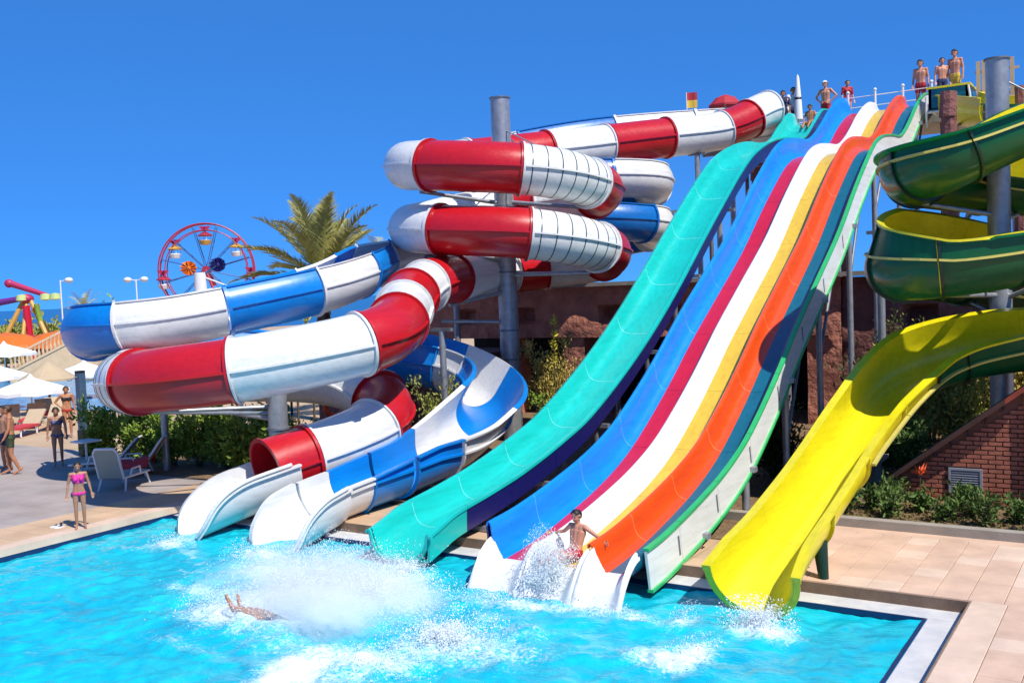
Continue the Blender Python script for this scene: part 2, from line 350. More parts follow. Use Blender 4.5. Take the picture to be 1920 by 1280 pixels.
et = tag(MB().box((PX0,-.05,-.235),(PX1-.05,-.021,-.158)).box((PX1-.05,PY0,-.235),(PX1-.021,-.02,-.158)).box((PX0+.001,PY0,-.3),(PX0+.03,-.05,-.131)).build('edge_tile_band', 'navytile'), kind='structure')

# pool water: real waves; a foam attribute says where the churned water is white
SPL = [  # x, y, radius x, radius y, amount: where water is churned
    (-.3,-2.9,1.5,1.2,1.0), (-1.0,-3.9,1.0,.6,.6), (.6,-2.2,1.0,.5,.7), (.1,-1.35,.7,.35,.6), (1.0,-4.4,.9,.45,.4), (1.4,-5.2,.35,.7,.8),
    (2.5,-3.1,.7,.5,.65), (2.2,-4.3,.8,.4,.7), (3.2,-2.5,.5,.4,.4), (2.2,-1.75,.7,.3,.55), (2.9,-1.55,.6,.3,.6), (3.7,-1.3,.6,.28,.6), (4.3,-1.5,.4,.3,.5), (2.8,-3.7,1.2,.4,.5), (1.9,-5.0,1.0,.35,.6), (3.5,-3.2,.6,.35,.45), (-2.6,-3.2,1.2,.22,.4), (-.6,-5.0,1.0,.25,.4),
    (5.85,-1.25,.55,.35,1.1), (5.4,-2.4,.28,.55,.85), (4.85,-1.35,.18,.5,.7), (5.0,-2.7,.5,.25,.6), (-5.3,-1.5,.5,.5,.8), (-5.9,-2.1,.9,.25,.45), (-3.0,-1.4,.7,.45,.8), (-2.4,-2.2,.9,.4,.5), (-1.9,-1.9,.6,.4,.5)]
xs = np.linspace(PX0+.02, PX1-.04, 250); ys = np.concatenate([np.linspace(PY0, -7.2, 30)[:-1], np.linspace(-7.2, -.04, 132)])
def fbm(x, y, s, o=4):
    return noise.fractal(Vector((x*s, y*s, 3.1)), 1.0, 2.0, o)
vs_ = []; foam = []
for y in ys:
    for x in xs:
        f = 0
        for a, b2, ra, rb, am in SPL:
            q = ((x-a)/ra)**2+((y-b2)/rb)**2
            if q < 6: f += am*math.exp(-q*1.1)
        warp = fbm(x, y, .9)*.5
        h = .05*fbm(x+warp, y*1.4, .7)+.032*fbm(x, y+warp, 2.1)+.013*fbm(x, y, 5.5)
        h *= 1+1.3*min(f, 1); f2 = min(1.2, f)
        h += .07*f2*max(0, fbm(x, y, 2.6)+.3)
        f2 += .22*max(0, fbm(x+9, y-4, .55))+.10*max(0, fbm(x, y, 2.2))
        vs_.append((x, y, -.22+h)); foam.append(max(0, min(1, f2)))
nx, ny = len(xs), len(ys)
me = bpy.data.meshes.new('pool_water'); me.from_pydata(vs_, [], [(j*nx+i,j*nx+i+1,(j+1)*nx+i+1,(j+1)*nx+i) for j in range(ny-1) for i in range(nx-1)])
at_ = me.attributes.new('foam', 'FLOAT', 'POINT'); at_.data.foreach_set('value', foam); me.shade_smooth()
m_, t_, b_ = new_mat('pool_water'); tc = nd(t_, 'ShaderNodeTexCoord')
a_ = nd(t_, 'ShaderNodeAttribute', attribute_name='foam')
n1 = nd(t_, 'ShaderNodeTexNoise', Scale=.55, Detail=5., Distortion=.8); n2 = nd(t_, 'ShaderNodeTexNoise', Scale=9., Detail=8., Roughness=.72, Distortion=1.2); n3 = nd(t_, 'ShaderNodeTexNoise', Scale=2.6, Detail=4., Distortion=1.5)
for q in (n1, n2, n3): t_.links.new(tc.outputs['Object'], q.inputs['Vector'])
cr = nd(t_, 'ShaderNodeValToRGB'); cr.color_ramp.elements[0].position = .30; cr.color_ramp.elements[1].position = .62
cr.color_ramp.elements[0].color = (.003, .30, .48, 1); cr.color_ramp.elements[1].color = (.010, .54, .64, 1)
ad = nd(t_, 'ShaderNodeMath', operation='MULTIPLY_ADD'); ad.inputs[1].default_value = .45; t_.links.new(n3.outputs['Fac'], ad.inputs[0])
mm = nd(t_, 'ShaderNodeMath', operation='MULTIPLY'); mm.inputs[1].default_value = .55; t_.links.new(n1.outputs['Fac'], mm.inputs[0]); t_.links.new(mm.outputs[0], ad.inputs[2]); t_.links.new(ad.outputs[0], cr.inputs['Fac'])
ff = nd(t_, 'ShaderNodeMath', operation='MULTIPLY_ADD'); ff.inputs[1].default_value = .95; t_.links.new(a_.outputs['Fac'], ff.inputs[0])
s1 = nd(t_, 'ShaderNodeMath', operation='SUBTRACT'); t_.links.new(n2.outputs['Fac'], s1.inputs[0]); s1.inputs[1].default_value = .50
n5 = nd(t_, 'ShaderNodeTexNoise', Scale=26., Detail=6., Roughness=.75); t_.links.new(tc.outputs['Object'], n5.inputs['Vector'])
k1 = nd(t_, 'ShaderNodeMath', operation='MULTIPLY'); k1.inputs[1].default_value = 1.5; t_.links.new(s1.outputs[0], k1.inputs[0])
k2 = nd(t_, 'ShaderNodeMath', operation='MULTIPLY_ADD'); k2.inputs[1].default_value = 1.1; t_.links.new(n5.outputs['Fac'], k2.inputs[0]); t_.links.new(k1.outputs[0], k2.inputs[2])
k3 = nd(t_, 'ShaderNodeMath', operation='SUBTRACT'); k3.inputs[1].default_value = .55; t_.links.new(k2.outputs[0], k3.inputs[0]); t_.links.new(k3.outputs[0], ff.inputs[2])
mr = nd(t_, 'ShaderNodeMapRange', interpolation_type='SMOOTHSTEP'); mr.inputs['From Min'].default_value = .30; mr.inputs['From Max'].default_value = 1.0; mr.inputs['To Max'].default_value = .9; t_.links.new(ff.outputs[0], mr.inputs['Value'])
mx = nd(t_, 'ShaderNodeMix', data_type='RGBA'); t_.links.new(mr.outputs[0], mx.inputs['Factor']); t_.links.new(cr.outputs[0], mx.inputs['A']); mx.inputs['B'].default_value = (.78, .84, .88, 1)
t_.links.new(mx.outputs['Result'], b_.inputs['Base Color'])
rr = nd(t_, 'ShaderNodeMapRange'); rr.inputs['To Min'].default_value = .04; rr.inputs['To Max'].default_value = .75; t_.links.new(mr.outputs[0], rr.inputs['Value']); t_.links.new(rr.outputs[0], b_.inputs['Roughness'])
b_.inputs['IOR'].default_value = 1.33
bp = nd(t_, 'ShaderNodeBump', Strength=.40, Distance=.03); n4 = nd(t_, 'ShaderNodeTexNoise', Scale=11., Detail=6., Distortion=.6); mp4 = nd(t_, 'ShaderNodeMapping'); mp4.inputs['Scale'].default_value = (.8, 1.3, 1); t_.links.new(tc.outputs['Object'], mp4.inputs[0]); t_.links.new(mp4.outputs[0], n4.inputs['Vector']); t_.links.new(n4.outputs['Fac'], bp.inputs['Height']); t_.links.new(bp.outputs['Normal'], b_.inputs['Normal'])
M['pool'] = m_
wo_ = link('pool_water', me, 'pool'); wo_['kind'] = 'structure'

# planting bed kerb on the right
tag(MB().box((4.3,3.66,-.1),(14,3.86,.14)).box((.8,3.3,-.1),(4.3,3.5,.16)).build('bed_kerb', 'conc', smooth=None), kind='structure')

# ================================================================ rock-faced building behind the slides
bd = tag(empty('rock_faced_building', (-3,15,0)), 'red-brown rendered terrace building with dark openings behind the slides', 'building')
off = Vector((3,-15,0))
def bpart(name, boxes, mat):
    mb = MB()
    for a, b in boxes: mb.box(Vector(a)+off, Vector(b)+off)
    return mb.build(name, mat, bd)
def rough_wall(name, x0, x1, z0, z1, y, mat, holes=(), seed=0, amp=.10):
    """front face of rough render with recessed niches, as one uneven sheet with depth"""
    nx = int((x1-x0)/.16)+1; nz = max(3, int((z1-z0)/.16)+1); vs = []; fs = []
    for j in range(nz+1):
        for i in range(nx+1):
            x = x0+(x1-x0)*i/nx; z = z0+(z1-z0)*j/nz; d = amp*noise.fractal(Vector((x*.9+seed, z*.9, seed)), 1., 2., 4)
            for hx0, hx1, hz0, hz1 in holes:
                if hx0 < x < hx1 and hz0 < z < hz1: d += .45
            vs.append((x, y+d, z))
    for j in range(nz):
        for i in range(nx): a = j*(nx+1)+i; fs.append((a, a+1, a+nx+2, a+nx+1))
    mb = MB().add([Vector(v)+off for v in vs], fs); mb.box(Vector((x0, y+.12, z0))+off if not holes else Vector((x0,y+.6,z0))+off, Vector((x1, y+1.0, z1-.02))+off)
    return mb.build(name, mat, bd, smooth=50)
rough_wall('parapet_wall', -12.5, 2.6, 2.55, 4.18, 15, 'rock', ((-4.9,-4.1,3.05,3.5),(-3.1,-2.3,3.0,3.5),(-8.2,-7.5,3.0,3.5),(-10.5,-9.8,3.0,3.5)), 1)
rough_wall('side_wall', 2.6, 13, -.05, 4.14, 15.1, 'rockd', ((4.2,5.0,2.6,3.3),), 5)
for k, (a, b2) in enumerate(((-12.5,-11.6),(-8.9,-8.3),(-6.4,-5.6),(-1.9,-1.0),(1.6,2.59))): rough_wall('pier', a, b2, -.05, 2.55, 15.05, 'rock', (), 9+k, .07)
bpart('coping', [((-12.7,14.75,4.18),(13.2,15.6,4.30))], 'conc')
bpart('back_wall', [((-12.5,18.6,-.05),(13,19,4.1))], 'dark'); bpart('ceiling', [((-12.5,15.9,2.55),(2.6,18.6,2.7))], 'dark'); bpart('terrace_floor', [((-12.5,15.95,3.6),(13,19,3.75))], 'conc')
bpart('counter', [((-11.4,16.2,-.05),(-9.0,16.8,1.0))], 'rockd')

# ================================================================ start tower: platform on columns
tw = tag(empty('slide_tower', (0,22,0)), 'tall start tower platform on steel and brown columns above the slides', 'tower'); off_t = Vector((0,-22,0))
def tpart(name, mb, mat, par=None, smooth=None):
    mb.v = [tuple(Vector(v)+off_t) for v in mb.v]; return mb.build(name, mat, par or tw, smooth)
tpart('platform', MB().box((-4.5,23.0,9.12),(1.1,25.5,9.38)).box((1.1,21.0,9.12),(6.4,25.5,9.381)), 'conc'); tpart('edge_beam', MB().box((-4.52,22.85,8.9),(1.1,23.0,9.36)).box((1.1,20.85,8.9),(6.42,21.0,9.36)), 'conc')
for x, y in ((-4.1,23.3),(-1.4,24.6),(-4.1,24.8),(5.9,21),(5.9,24.8),(4.6,20.9)): tpart('steel_post', MB().cyl((x,y,-.05),(x,y,9.12),.11,n=12), 'steel', smooth=40)
for x, y, w in ((5.2,16.6,.42),(6.9,17.2,.36),(4.2,22.6,.5),(.6,22.8,.45),(-2.2,22.2,.4)): 
    mb = MB(); nn = 14
    for k in range(nn):
        z0 = -.05+9.1*k/nn; z1 = -.05+9.1*(k+1)/nn; q = w*(.85+.3*random.random())/2
        mb.cyl((x+random.uniform(-.04,.04), y+random.uniform(-.04,.04), z0), (x,y,z1+.03), q*1.05, q, 9)
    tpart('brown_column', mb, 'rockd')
for p, q in (((5.2,17.4,8.2),(5.2,20.7,8.9)),((6.9,18.2,6.0),(5.2,17.4,6.2)),((-4.1,21,3),(-1.4,24.6,6)),((5.9,21,4.5),(5.9,24.8,8)),((5.2,17.4,5.2),(6.9,18.2,7.8)),((4.6,20.9,5),(5.9,21,8.2))): tpart('brace', MB().cyl(p, q, .05, n=8), 'dsteel')
# railings on the platform
for x in np.arange(-4.4, 6.5, .9): tpart('railing_post', MB().cyl((x,25.4,9.38),(x,25.4,10.4),.025,n=6), 'whitep')
for z in (9.8, 10.1, 10.4): tpart('rail', MB().cyl((-4.4,25.4,z),(6.4,25.4,z),.02,n=6), 'whitep')
for x in (1.42, 2.28, 3.14, 4.0): tpart('lane_post', MB().cyl((x,20.9,9.38),(x,20.9,10.15),.04,n=8).ell((x,20.9,10.18),(.06,.06,.06)), 'whitep', smooth=40)
tpart('rail', MB().cyl((1.42,21.0,10.02),(4.0,21.0,10.02),.018,n=6), 'whitep')
# slatted screen beside the green slide's entry
sf = tag(empty('slatted_screen', (5.9,19.6,9.0)), 'pale wooden slatted screen on the tower beside the thick grey column', 'screen')
for k in range(7): MB().box((-.42+k*.15,0,0),(-.31+k*.15,.03,1.35+.02*(k%2))).build('slat', 'cream', sf)
for z in (.3, 1.0): MB().box((-.45,.031,z),(.72,.07,z+.08)).build('batten', 'cream', sf)
#@SPLIT2
# ================================================================ multi-lane slide
FL = [(-.75,.10),(0,.17),(1.2,.38),(2.4,.66),(3.4,1.0),(4.3,1.45),(5.4,2.1),(6.7,2.95),(8.1,3.78),(9.9,4.85),(11.5,5.98),(12.8,6.82),(13.6,7.25),(14.4,7.48),(15.4,7.60),(16.4,7.68),(17.1,7.92),(17.8,8.28),(18.7,8.80),(19.6,9.2),(20.3,9.4),(21,9.45)]
ml = tag(empty('multi_lane_slide', (2.7,0,0)), 'wide three-lane slide striped blue, red, white, yellow, orange and teal', 'water slide', 'water slides'); off_m = Vector((-2.7,0,0))
def mpart(name, mb, mat, par=None, smooth=40, root=None, off_=None):
    o2 = off_m if off_ is None else off_
    mb.v = [tuple(Vector(v)+o2) for v in mb.v]; return mb.build(name, mat, par or root or ml, smooth)
LX = [1.40, 2.27, 3.16, 3.94]
LC = [('lblue','crim'),('white','lyel'),('oran','teal')]
cuts = [-.75, .55, 2.1, 3.7, 5.3, 6.9, 8.5, 10.1, 11.7, 13.3, 15.0, 16.6, 18.2, 19.6, 21.0]
for i in range(3):
    a, b2 = LX[i], LX[i+1]; hh = (.54, .29, .38)[i]
    wall = [(a-.06,hh-.05),(a-.055,hh),(a-.03,hh+.02),(a+.0,hh+.015),(a+.03,hh-.02),(a+.05,hh*.68),(a+.075,hh*.42),(a+.115,hh*.22),(a+.18,.035),(a+.27,.004)]
    floor = [(a+.27,.004),(a+.36,0),(b2-.26,0),(b2-.18,.01),(b2-.115,.05),(b2-.085,.13)]
    if i == 2: floor += [(b2-.06,.25),(b2-.02,.35)]
    else: floor += [(b2-.072,.18),(b2-.066,.22)]
    for k in range(len(cuts)-1):
        y0, y1 = cuts[k]+.004, cuts[k+1]-.004
        w = mpart('wall_panel', chute(thick(wall,.022), y0, y1, FL), LC[i][0]); f = mpart('floor_panel', chute(thick(floor,.022), y0, y1, FL), LC[i][1])
        mpart('joint_highlight', chute([(p[0]+.0,p[1]+.004) for p in wall[3:]]+[(p[0],p[1]-.004) for p in wall[3:]][::-1], y1-.006, y1+.006, FL), ('lblue_j','panel','oran_j')[i], w)  # lighter strip along the seam, painted as the flange's highlight
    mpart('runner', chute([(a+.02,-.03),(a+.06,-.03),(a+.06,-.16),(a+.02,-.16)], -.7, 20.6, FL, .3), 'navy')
b2 = LX[3]
for k in range(len(cuts)-1):
    y0, y1 = max(-.58, cuts[k]+.004), cuts[k+1]-.004
    p = mpart('side_panel', chute([(b2-.015,.32),(b2+.03,.32),(b2+.075,-.22),(b2+.04,-.22)], y0, y1, FL), 'panel')
    mpart('top_flange', chute([(b2-.03,.36),(b2+.06,.36),(b2+.06,.315),(b2-.03,.315)], y0, y1, FL), 'lime', p); mpart('bottom_flange', chute([(b2+.02,-.22),(b2+.11,-.22),(b2+.11,-.265),(b2+.02,-.265)], y0, y1, FL), 'lime', p)
    if k < 7: mpart('bracket_mark', chute([(b2+.034,.17),(b2+.046,.17),(b2+.068,-.12),(b2+.056,-.12)], y1-.10, y1-.04, FL), 'dsteel', p)
# the blue wall's outer side
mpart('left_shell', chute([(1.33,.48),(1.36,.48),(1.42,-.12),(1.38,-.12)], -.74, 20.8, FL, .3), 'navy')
for y in (1.4, 3.6, 5.9, 8.3, 10.9, 13.5, 16.4, 18.8):
    z = prof1(FL, y)
    for x in (1.55, 3.9): mpart('support_post', MB().cyl((x,y,-.05),(x,y,z-.2),.07,n=12), 'steel')
    mpart('cross_beam', MB().box((1.3,y-.07,z-.26),(4.1,y+.07,z-.165)), 'steel')
    if z > 2:
        mpart('brace', MB().cyl((1.55,y,z-1.6),(3.9,y,z-.35),.035,n=8), 'dsteel'); mpart('brace', MB().cyl((3.9,y,z-1.5),(3.9,y+1.2,prof1(FL,y+1.2)-.3),.035,n=8), 'dsteel')
# white run-outs that dip into the pool
def runout(x0, x1, y0, y1, z0, z1, hump, steps=16, nx=26):
    vs = []; fs = []
    for j in range(steps+1):
        t = j/steps; y = y0+(y1-y0)*t; zf = z0+(z1-z0)*(t**1.8); hh = hump*math.sqrt(max(0, 1-t**2.6))+.05*(1-t)
        for i in range(nx+1):
            u = i/nx; x = x0+(x1-x0)*u; e = min(u, 1-u)*(x1-x0); pr = max(0, 1-e/.26); s = pr*pr*(3-2*pr)
            if pr > .75: s = 1-.25*((pr-.75)/.25)**2*.9
            vs.append((x, y, zf+hh*s))
    n = len(vs); vs += [(x,y,z-.035) for x,y,z in vs]
    for j in range(steps):
        for i in range(nx):
            a = j*(nx+1)+i; fs += [(a,a+1,a+nx+2,a+nx+1),(a+n,a+n+nx+1,a+n+nx+2,a+n+1)]
    rim = [i for i in range(nx+1)]+[j*(nx+1)+nx for j in range(1,steps+1)]+[steps*(nx+1)+i for i in range(nx-1,-1,-1)]+[j*(nx+1) for j in range(steps-1,0,-1)]
    for k in range(len(rim)): a, b = rim[k], rim[(k+1)%len(rim)]; fs.append((b,a,a+n,b+n))
    return MB().add(vs, fs)
for i in range(3): mpart('runout', runout(LX[i]-.03+.012, LX[i+1]-.012, -.72, -1.45, .11, -.42, .29), 'white', smooth=60)

# ================================================================ turquoise slide
TL = [(-.75,-.12),(-.4,-.02),(0,.1),(1,.24),(2.1,.42),(3.5,.75),(4.8,1.15),(7,2.2),(9,3.4),(12,5.48),(14.6,7.15),(16.2,7.78),(17.8,8.12),(19.4,8.25),(20.2,8.45),(21.2,9.02),(22.2,9.55),(22.9,9.62)]
tq = tag(empty('turquoise_slide', (-.42,0,0)), 'single turquoise body slide with navy underside beside the striped lanes', 'water slide', 'water slides')
tsec = [(-.66,.38),(-.64,.43),(-.58,.45),(-.545,.41),(-.51,.25),(-.45,.11),(-.36,.035),(-.22,0),(.22,0),(.36,.035),(.45,.11),(.51,.25),(.545,.41),(.58,.45),(.66,.44),(.665,.39)]
def tsh(d): return [(x*1.0, z-d) for x, z in tsec]
tc_ = [-.75, .3, 1.7, 3.3, 5.0, 6.7, 8.4, 10.1, 11.8, 13.5, 15.2, 16.9, 18.6, 20.3, 21.7, 22.9]
for k in range(len(tc_)-1):
    y0, y1 = tc_[k]+.004, tc_[k+1]-.004
    p = mpart('chute_panel', chute(thick(tsec,.02), y0, y1, TL), 'turq', root=tq, off_=Vector((0,0,0)))
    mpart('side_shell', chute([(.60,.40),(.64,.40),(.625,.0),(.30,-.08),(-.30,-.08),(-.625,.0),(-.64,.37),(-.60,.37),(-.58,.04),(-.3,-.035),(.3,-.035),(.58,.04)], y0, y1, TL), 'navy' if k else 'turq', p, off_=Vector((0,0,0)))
    mpart('joint_highlight', chute([(x,z+.004) for x,z in tsec[3:13]]+[(x,z-.004) for x,z in tsec[3:13]][::-1], y1-.006, y1+.008, TL), 'turq_j', p, off_=Vector((0,0,0)))
for y in (.9, 3.0, 5.4, 8.0, 10.6, 13.2, 16.2, 19.2):
    z = prof1(TL, y)
    for x in ((-.4, .4) if y < 9 else (0,)): mpart('support_post', MB().cyl((x,y,-.05),(x,y,z-.1),.06,n=10), 'dsteel', root=tq, off_=Vector((0,0,0)))
    mpart('cross_beam', MB().box((-.7,y-.06,z-.21),(.7,y+.06,z-.125)), 'steel', root=tq, off_=Vector((0,0,0)), smooth=None)
# flared end lip
mpart('end_lip', chute(thick([(x*1.06,z*1.0-.01) for x,z in tsec],.05), -.79, -.745, TL), 'turq', root=tq, off_=Vector((0,0,0)))

# ================================================================ red and white tube slide
RED = [(-.92,23.3,10.25),(-1.48,21.49,10.12),(-1.96,20.34,9.6),(-2.59,19.21,9.2),(-3.62,17.58,8.98),(-4.85,15.57,8.68),(-5.82,13.51,8.38),(-6.98,11.55,8.09),(-7.58,9.72,7.85),(-7.06,8.15,7.65),(-5.92,7.35,7.48),(-4.54,7.53,7.33),(-3.42,8.15,7.21),(-2.67,9.11,7.05),(-2.49,10.19,6.87),(-2.85,11.39,6.79),(-3.77,12.22,6.74),(-5.48,12.06,6.68),(-7.01,10.93,6.48),(-7.52,9.52,6.16),(-7.03,8.17,5.97),(-5.81,7.42,5.83),(-4.37,7.64,5.7),(-3.3,8.22,5.58),(-2.55,9.19,5.39),(-2.37,10.27,5.19),(-2.73,11.47,5.06),(-3.7,12.27,4.93),(-5.2,11.76,4.82),(-5.79,9.34,4.6),(-5.57,7.46,4.51),(-5.18,5.92,4.22),(-4.47,4.59,3.84),(-3.73,3.4,3.5),(-3.51,2.23,3.24),(-4.27,1.01,3.01),(-5.18,.18,2.84),(-6.23,-.39,2.73),(-7.3,-.45,2.64),(-8.35,-.05,2.58),(-9.05,.8,2.54),(-8.9,1.85,2.5),(-8.12,2.91,2.46),(-7.12,3.81,2.38),(-6.04,4.28,2.18),(-5.01,4.23,1.84),(-4.4,3.68,1.51),(-4.26,2.93,1.26),(-4.45,1.97,1.04),(-4.76,1.05,.88),(-4.9,.6,.78)]
rp = Path(RED)
rd = tag(empty('red_white_tube_slide', (-5,10,0)), 'long closed tube slide in red and white bands coiling round a steel column', 'water slide', 'water slides')
def child(name, mb, mat, par, org, smooth=40):
    mb.v = [(v[0]-org[0], v[1]-org[1], v[2]-org[2]) for v in mb.v]; return mb.build(name, mat, par, smooth)
segs = [(1.0,'white',1.75),(1.75,'red',2.75),(2.75,'white',4.0),(4.0,'red',5.0),(5.0,'white',6.0),(6.0,'red',7.2),(7.2,'white',10.2),(10.2,'red',12.0),(12.0,'stripe',13.9),(13.9,'red',15.6),(15.6,'white',16.9),(16.9,'red',17.5),(17.5,'white',21.25),(21.25,'red',23.0),(23.0,'stripe',24.95),(24.95,'red',26.5),(26.5,'white',27.9),(27.9,'red',28.5),(28.5,'white',29.6),(29.6,'red',30.55),(30.55,'white',31.2),(31.2,'red',31.95),(31.95,'white',32.75),(32.75,'red',34.1),(34.1,'white',36.0),(36.0,'red',38.05),(38.05,'stripe',39.7),(39.7,'red',41.4),(41.4,'white',45.0),(45.0,'red',46.7),(46.7,'white',48.5),(48.5,'red',50.0)]
TR = .64
for s0, c, s1 in segs:
    mat = 'red' if c == 'red' else 'white'
    e = .006
    sg = child('tube_segment', pipe(rp, s0+e, s1-e, TR, TR-.03), mat, rd, (-5,10,0))
    L = max(.5, (rp.at(s1)-rp.at(s0)).length); f = .04*(s1-s0)/L
    child('flange', pipe(rp, s0+e, s0+e+f, TR+.055, TR+.002, n=30), mat, sg, (-5,10,0)); child('flange', pipe(rp, s1-e-f, s1-e, TR+.055, TR+.002), mat, sg, (-5,10,0))
    for sgn in (-1, 1): child('side_seam', sweep(rp, s0+.01, s1-.01, [(sgn*(TR-.01),-.022),(sgn*(TR+.05),-.022),(sgn*(TR+.05),.022),(sgn*(TR-.01),.022)], 6), mat, sg, (-5,10,0), None)
    if c == 'stripe':
        nb = 7
        for k in range(nb):
            t = s0+(s1-s0)*(k+.6)/(nb+.2); w = .022*(s1-s0)/L
            child('stripe_band', pipe(rp, t-w/2, t+w/2, TR+.006, TR+.0005, 60), 'stripe', sg, (-5,10,0))
# white splash trough at the mouth
def ubank(t): return 0
def usec(Ro, th, h, lip=.07, n=16, exL=0., exR=0.):
    """closed U loop: half circle below, walls to height h above centre (h may be negative near the end)"""
    a0 = 0 if h >= 0 else math.asin(max(-.98, h/Ro)); out = []; inn = []
    an = [math.pi-(-a0)+(math.pi-2*(-a0))*k/n if False else math.pi-a0+(math.pi+2*a0)*k/n for k in range(n+1)]
    for q in an: out.append((Ro*math.cos(q), Ro*math.sin(q))); inn.append(((Ro-th)*math.cos(q), (Ro-th)*math.sin(q)))
    hw = max(h, 0)+.0
    hl, hr_ = hw+exL, hw+exR
    L = [(out[0][0]-lip, out[0][1]+hl), (out[0][0]-lip, out[0][1]+hl-.04), (out[0][0], out[0][1]+hl-.045)]
    Rr = [(out[-1][0], out[-1][1]+hr_-.045), (out[-1][0]+lip, out[-1][1]+hr_-.04), (out[-1][0]+lip, out[-1][1]+hr_)]
    return L+out+Rr+[(inn[-1][0], inn[-1][1]+hr_)]+inn[::-1]+[(inn[0][0], inn[0][1]+hl)]
w1 = Path([(-4.78,.98,.84),(-4.98,.35,.72),(-5.2,-.25,.58),(-5.38,-.75,.45),(-5.5,-1.15,.32)], it=4)
def w1h(t): return .12 if t < 1.4 else .12-.70*((t-1.4)/2.6)**2
child('splash_trough', sweep(w1, .0, 4.0, lambda t: usec(.70, .04, w1h(t)), 10), 'white', rd, (-5,10,0), 50)

def hoop(path, t0, t1, rad, hf, par, org):
    pts = []
    for k in range(25):
        t = t0+(t1-t0)*k/24; c, T, S, N = path.frame(t); h = hf(t)
        a = 0 if h >= 0 else math.asin(max(-.98, h/rad)); x = -rad*math.cos(a)-.05; pts.append(c+S*x+N*(h+.05))
    child('hoop_rail', MB().tube(pts, .04, 8), 'white', par, org, 50)
hoop(w1, .3, 3.95, .70, w1h, rd, (-5,10,0))
# ================================================================ blue and white open flume
BLU = [(-1.7,24.58,10.14),(-3.53,22.18,9.95),(-5.56,19.66,9.72),(-6.99,17.52,9.42),(-8.59,15.51,8.96),(-9.3,13.9,8.52),(-8.72,12.8,8.02),(-6.87,13.4,7.78),(-4.81,14.5,7.62),(-3.64,15.89,7.57),(-3.94,17.13,7.46),(-4.99,17.87,7.33),(-8.0,16.5,7.22),(-9.3,14.2,7.01),(-8.77,12.9,6.76),(-6.92,13.4,6.52),(-4.85,14.4,6.31),(-3.68,15.87,6.17),(-3.94,17.13,6.06),(-5.04,17.85,5.88),(-7.3,16.5,5.75),(-8.9,13.4,5.6),(-8.85,10.5,5.36),(-8.1,7.9,5.12),(-7.15,6.22,4.86),(-7.02,4.95,4.54),(-7.46,3.58,4.26),(-8.51,1.7,3.91),(-9.4,.87,3.8),(-10.55,.84,3.71),(-11.74,1.5,3.59),(-12.28,2.46,3.46),(-11.51,3.8,3.21),(-9.92,5.44,2.87),(-8.49,6.97,2.61),(-6.79,7.85,2.38),(-5.6,8.02,2.08),(-4.35,7.45,1.72),(-3.55,6.45,1.4),(-3.2,5.25,1.12),(-2.95,3.85,.88),(-3.02,2.24,.72),(-3.1,1.05,.64),(-3.17,.3,.55)]
bpth = Path(BLU)
fl = tag(empty('blue_white_flume', (-5,12,0)), 'long open flume slide in blue and white bands curling behind the red tube', 'water slide', 'water slides')
def bbank(t):
    if 28 < t < 33: return -.22*math.sin((t-28)/5*math.pi)
    if 35 < t < 40.5: return .58*math.sin((t-35)/5.5*math.pi)
    return 0
bcuts = [(0,'white',1.4),(1.4,'white',2.5),(2.5,'blue',3.9),(3.9,'white',5.2),(5.2,'blue',6.6),(6.6,'white',8.0),(8.0,'blue',8.3),(8.3,'white',10.3),(10.3,'blue',11.5),(11.5,'white',13.2),(13.2,'blue',14.6),(14.6,'white',15.9),(15.9,'blue',17.0),(17.0,'white',18.6),(18.6,'blue',20.0),(20.0,'white',21.4),(21.4,'blue',22.2),(22.2,'white',23.1),(23.1,'blue',24.2),(24.2,'white',25.45),(25.45,'blue',26.6),(26.6,'white',28.0),(28.0,'blue',30.2),(30.2,'white',32.0),(32.0,'blue',33.3),(33.3,'white',34.4),(34.4,'blue',35.75),(35.75,'white',36.75),(36.75,'blue',38.5),(38.5,'white',40.1),(40.1,'blue',41.0),(41.0,'white',41.05),(41.05,'blue',42.0),(42.0,'white',43.0)]
bcuts = [q for q in bcuts if q[2]-q[0] > .1]
FR = .64; FH = .50
def fhh(t): return FH if t < 38.5 else max(.12, FH-.38*((t-38.5)/3.5))
def fex(t): return .30*math.sin((t-33.6)/5.6*math.pi) if 33.6 < t < 39.2 else 0.
def csec(Ro, th, deg, lip, n=24):
    a = R(deg); out = []; inn = []
    for k in range(n+1):
        q = math.pi-a+(math.pi+2*a)*k/n; out.append((Ro*math.cos(q), Ro*math.sin(q))); inn.append(((Ro-th)*math.cos(q), (Ro-th)*math.sin(q)))
    x, z = out[0]
    return [(x-lip, z+.03), (x-lip, z-.005)]+out+[(-x+lip, z-.005), (-x+lip, z+.03)]+inn[::-1]
fsec = lambda t: usec(FR, .035, fhh(t), .08, 18, fex(t))
tsec_ = csec(FR+.02, .035, 44, .05)
def half(sec, s0, s1): return sec
for s0, c, s1 in bcuts:
    e = .006; mat = c if c != 'blue' else ('blue' if s0 > 22 else 'dblue')
    sg = child('flume_segment', sweep(bpth, s0+e, s1-e, fsec if s0 > 32.5 else tsec_, 8, bbank), mat, fl, (-5,12,0), 40)
    for sgn in (-1, 1): child('side_seam', sweep(bpth, s0+.01, s1-.01, [(sgn*(FR-.01),-.02),(sgn*(FR+.06),-.02),(sgn*(FR+.06),.025),(sgn*(FR-.01),.025)], 6, bbank), mat, sg, (-5,12,0), None)
    f = .035
    child('joint_flange', sweep(bpth, s1-e-f, s1-e, (lambda t: usec(FR+.05, .048, fhh(t)-.01, .03, 18, fex(t))) if s0 > 32.5 else csec(FR+.075, .052, 44, .01), 40, bbank), mat, sg, (-5,12,0), 40)
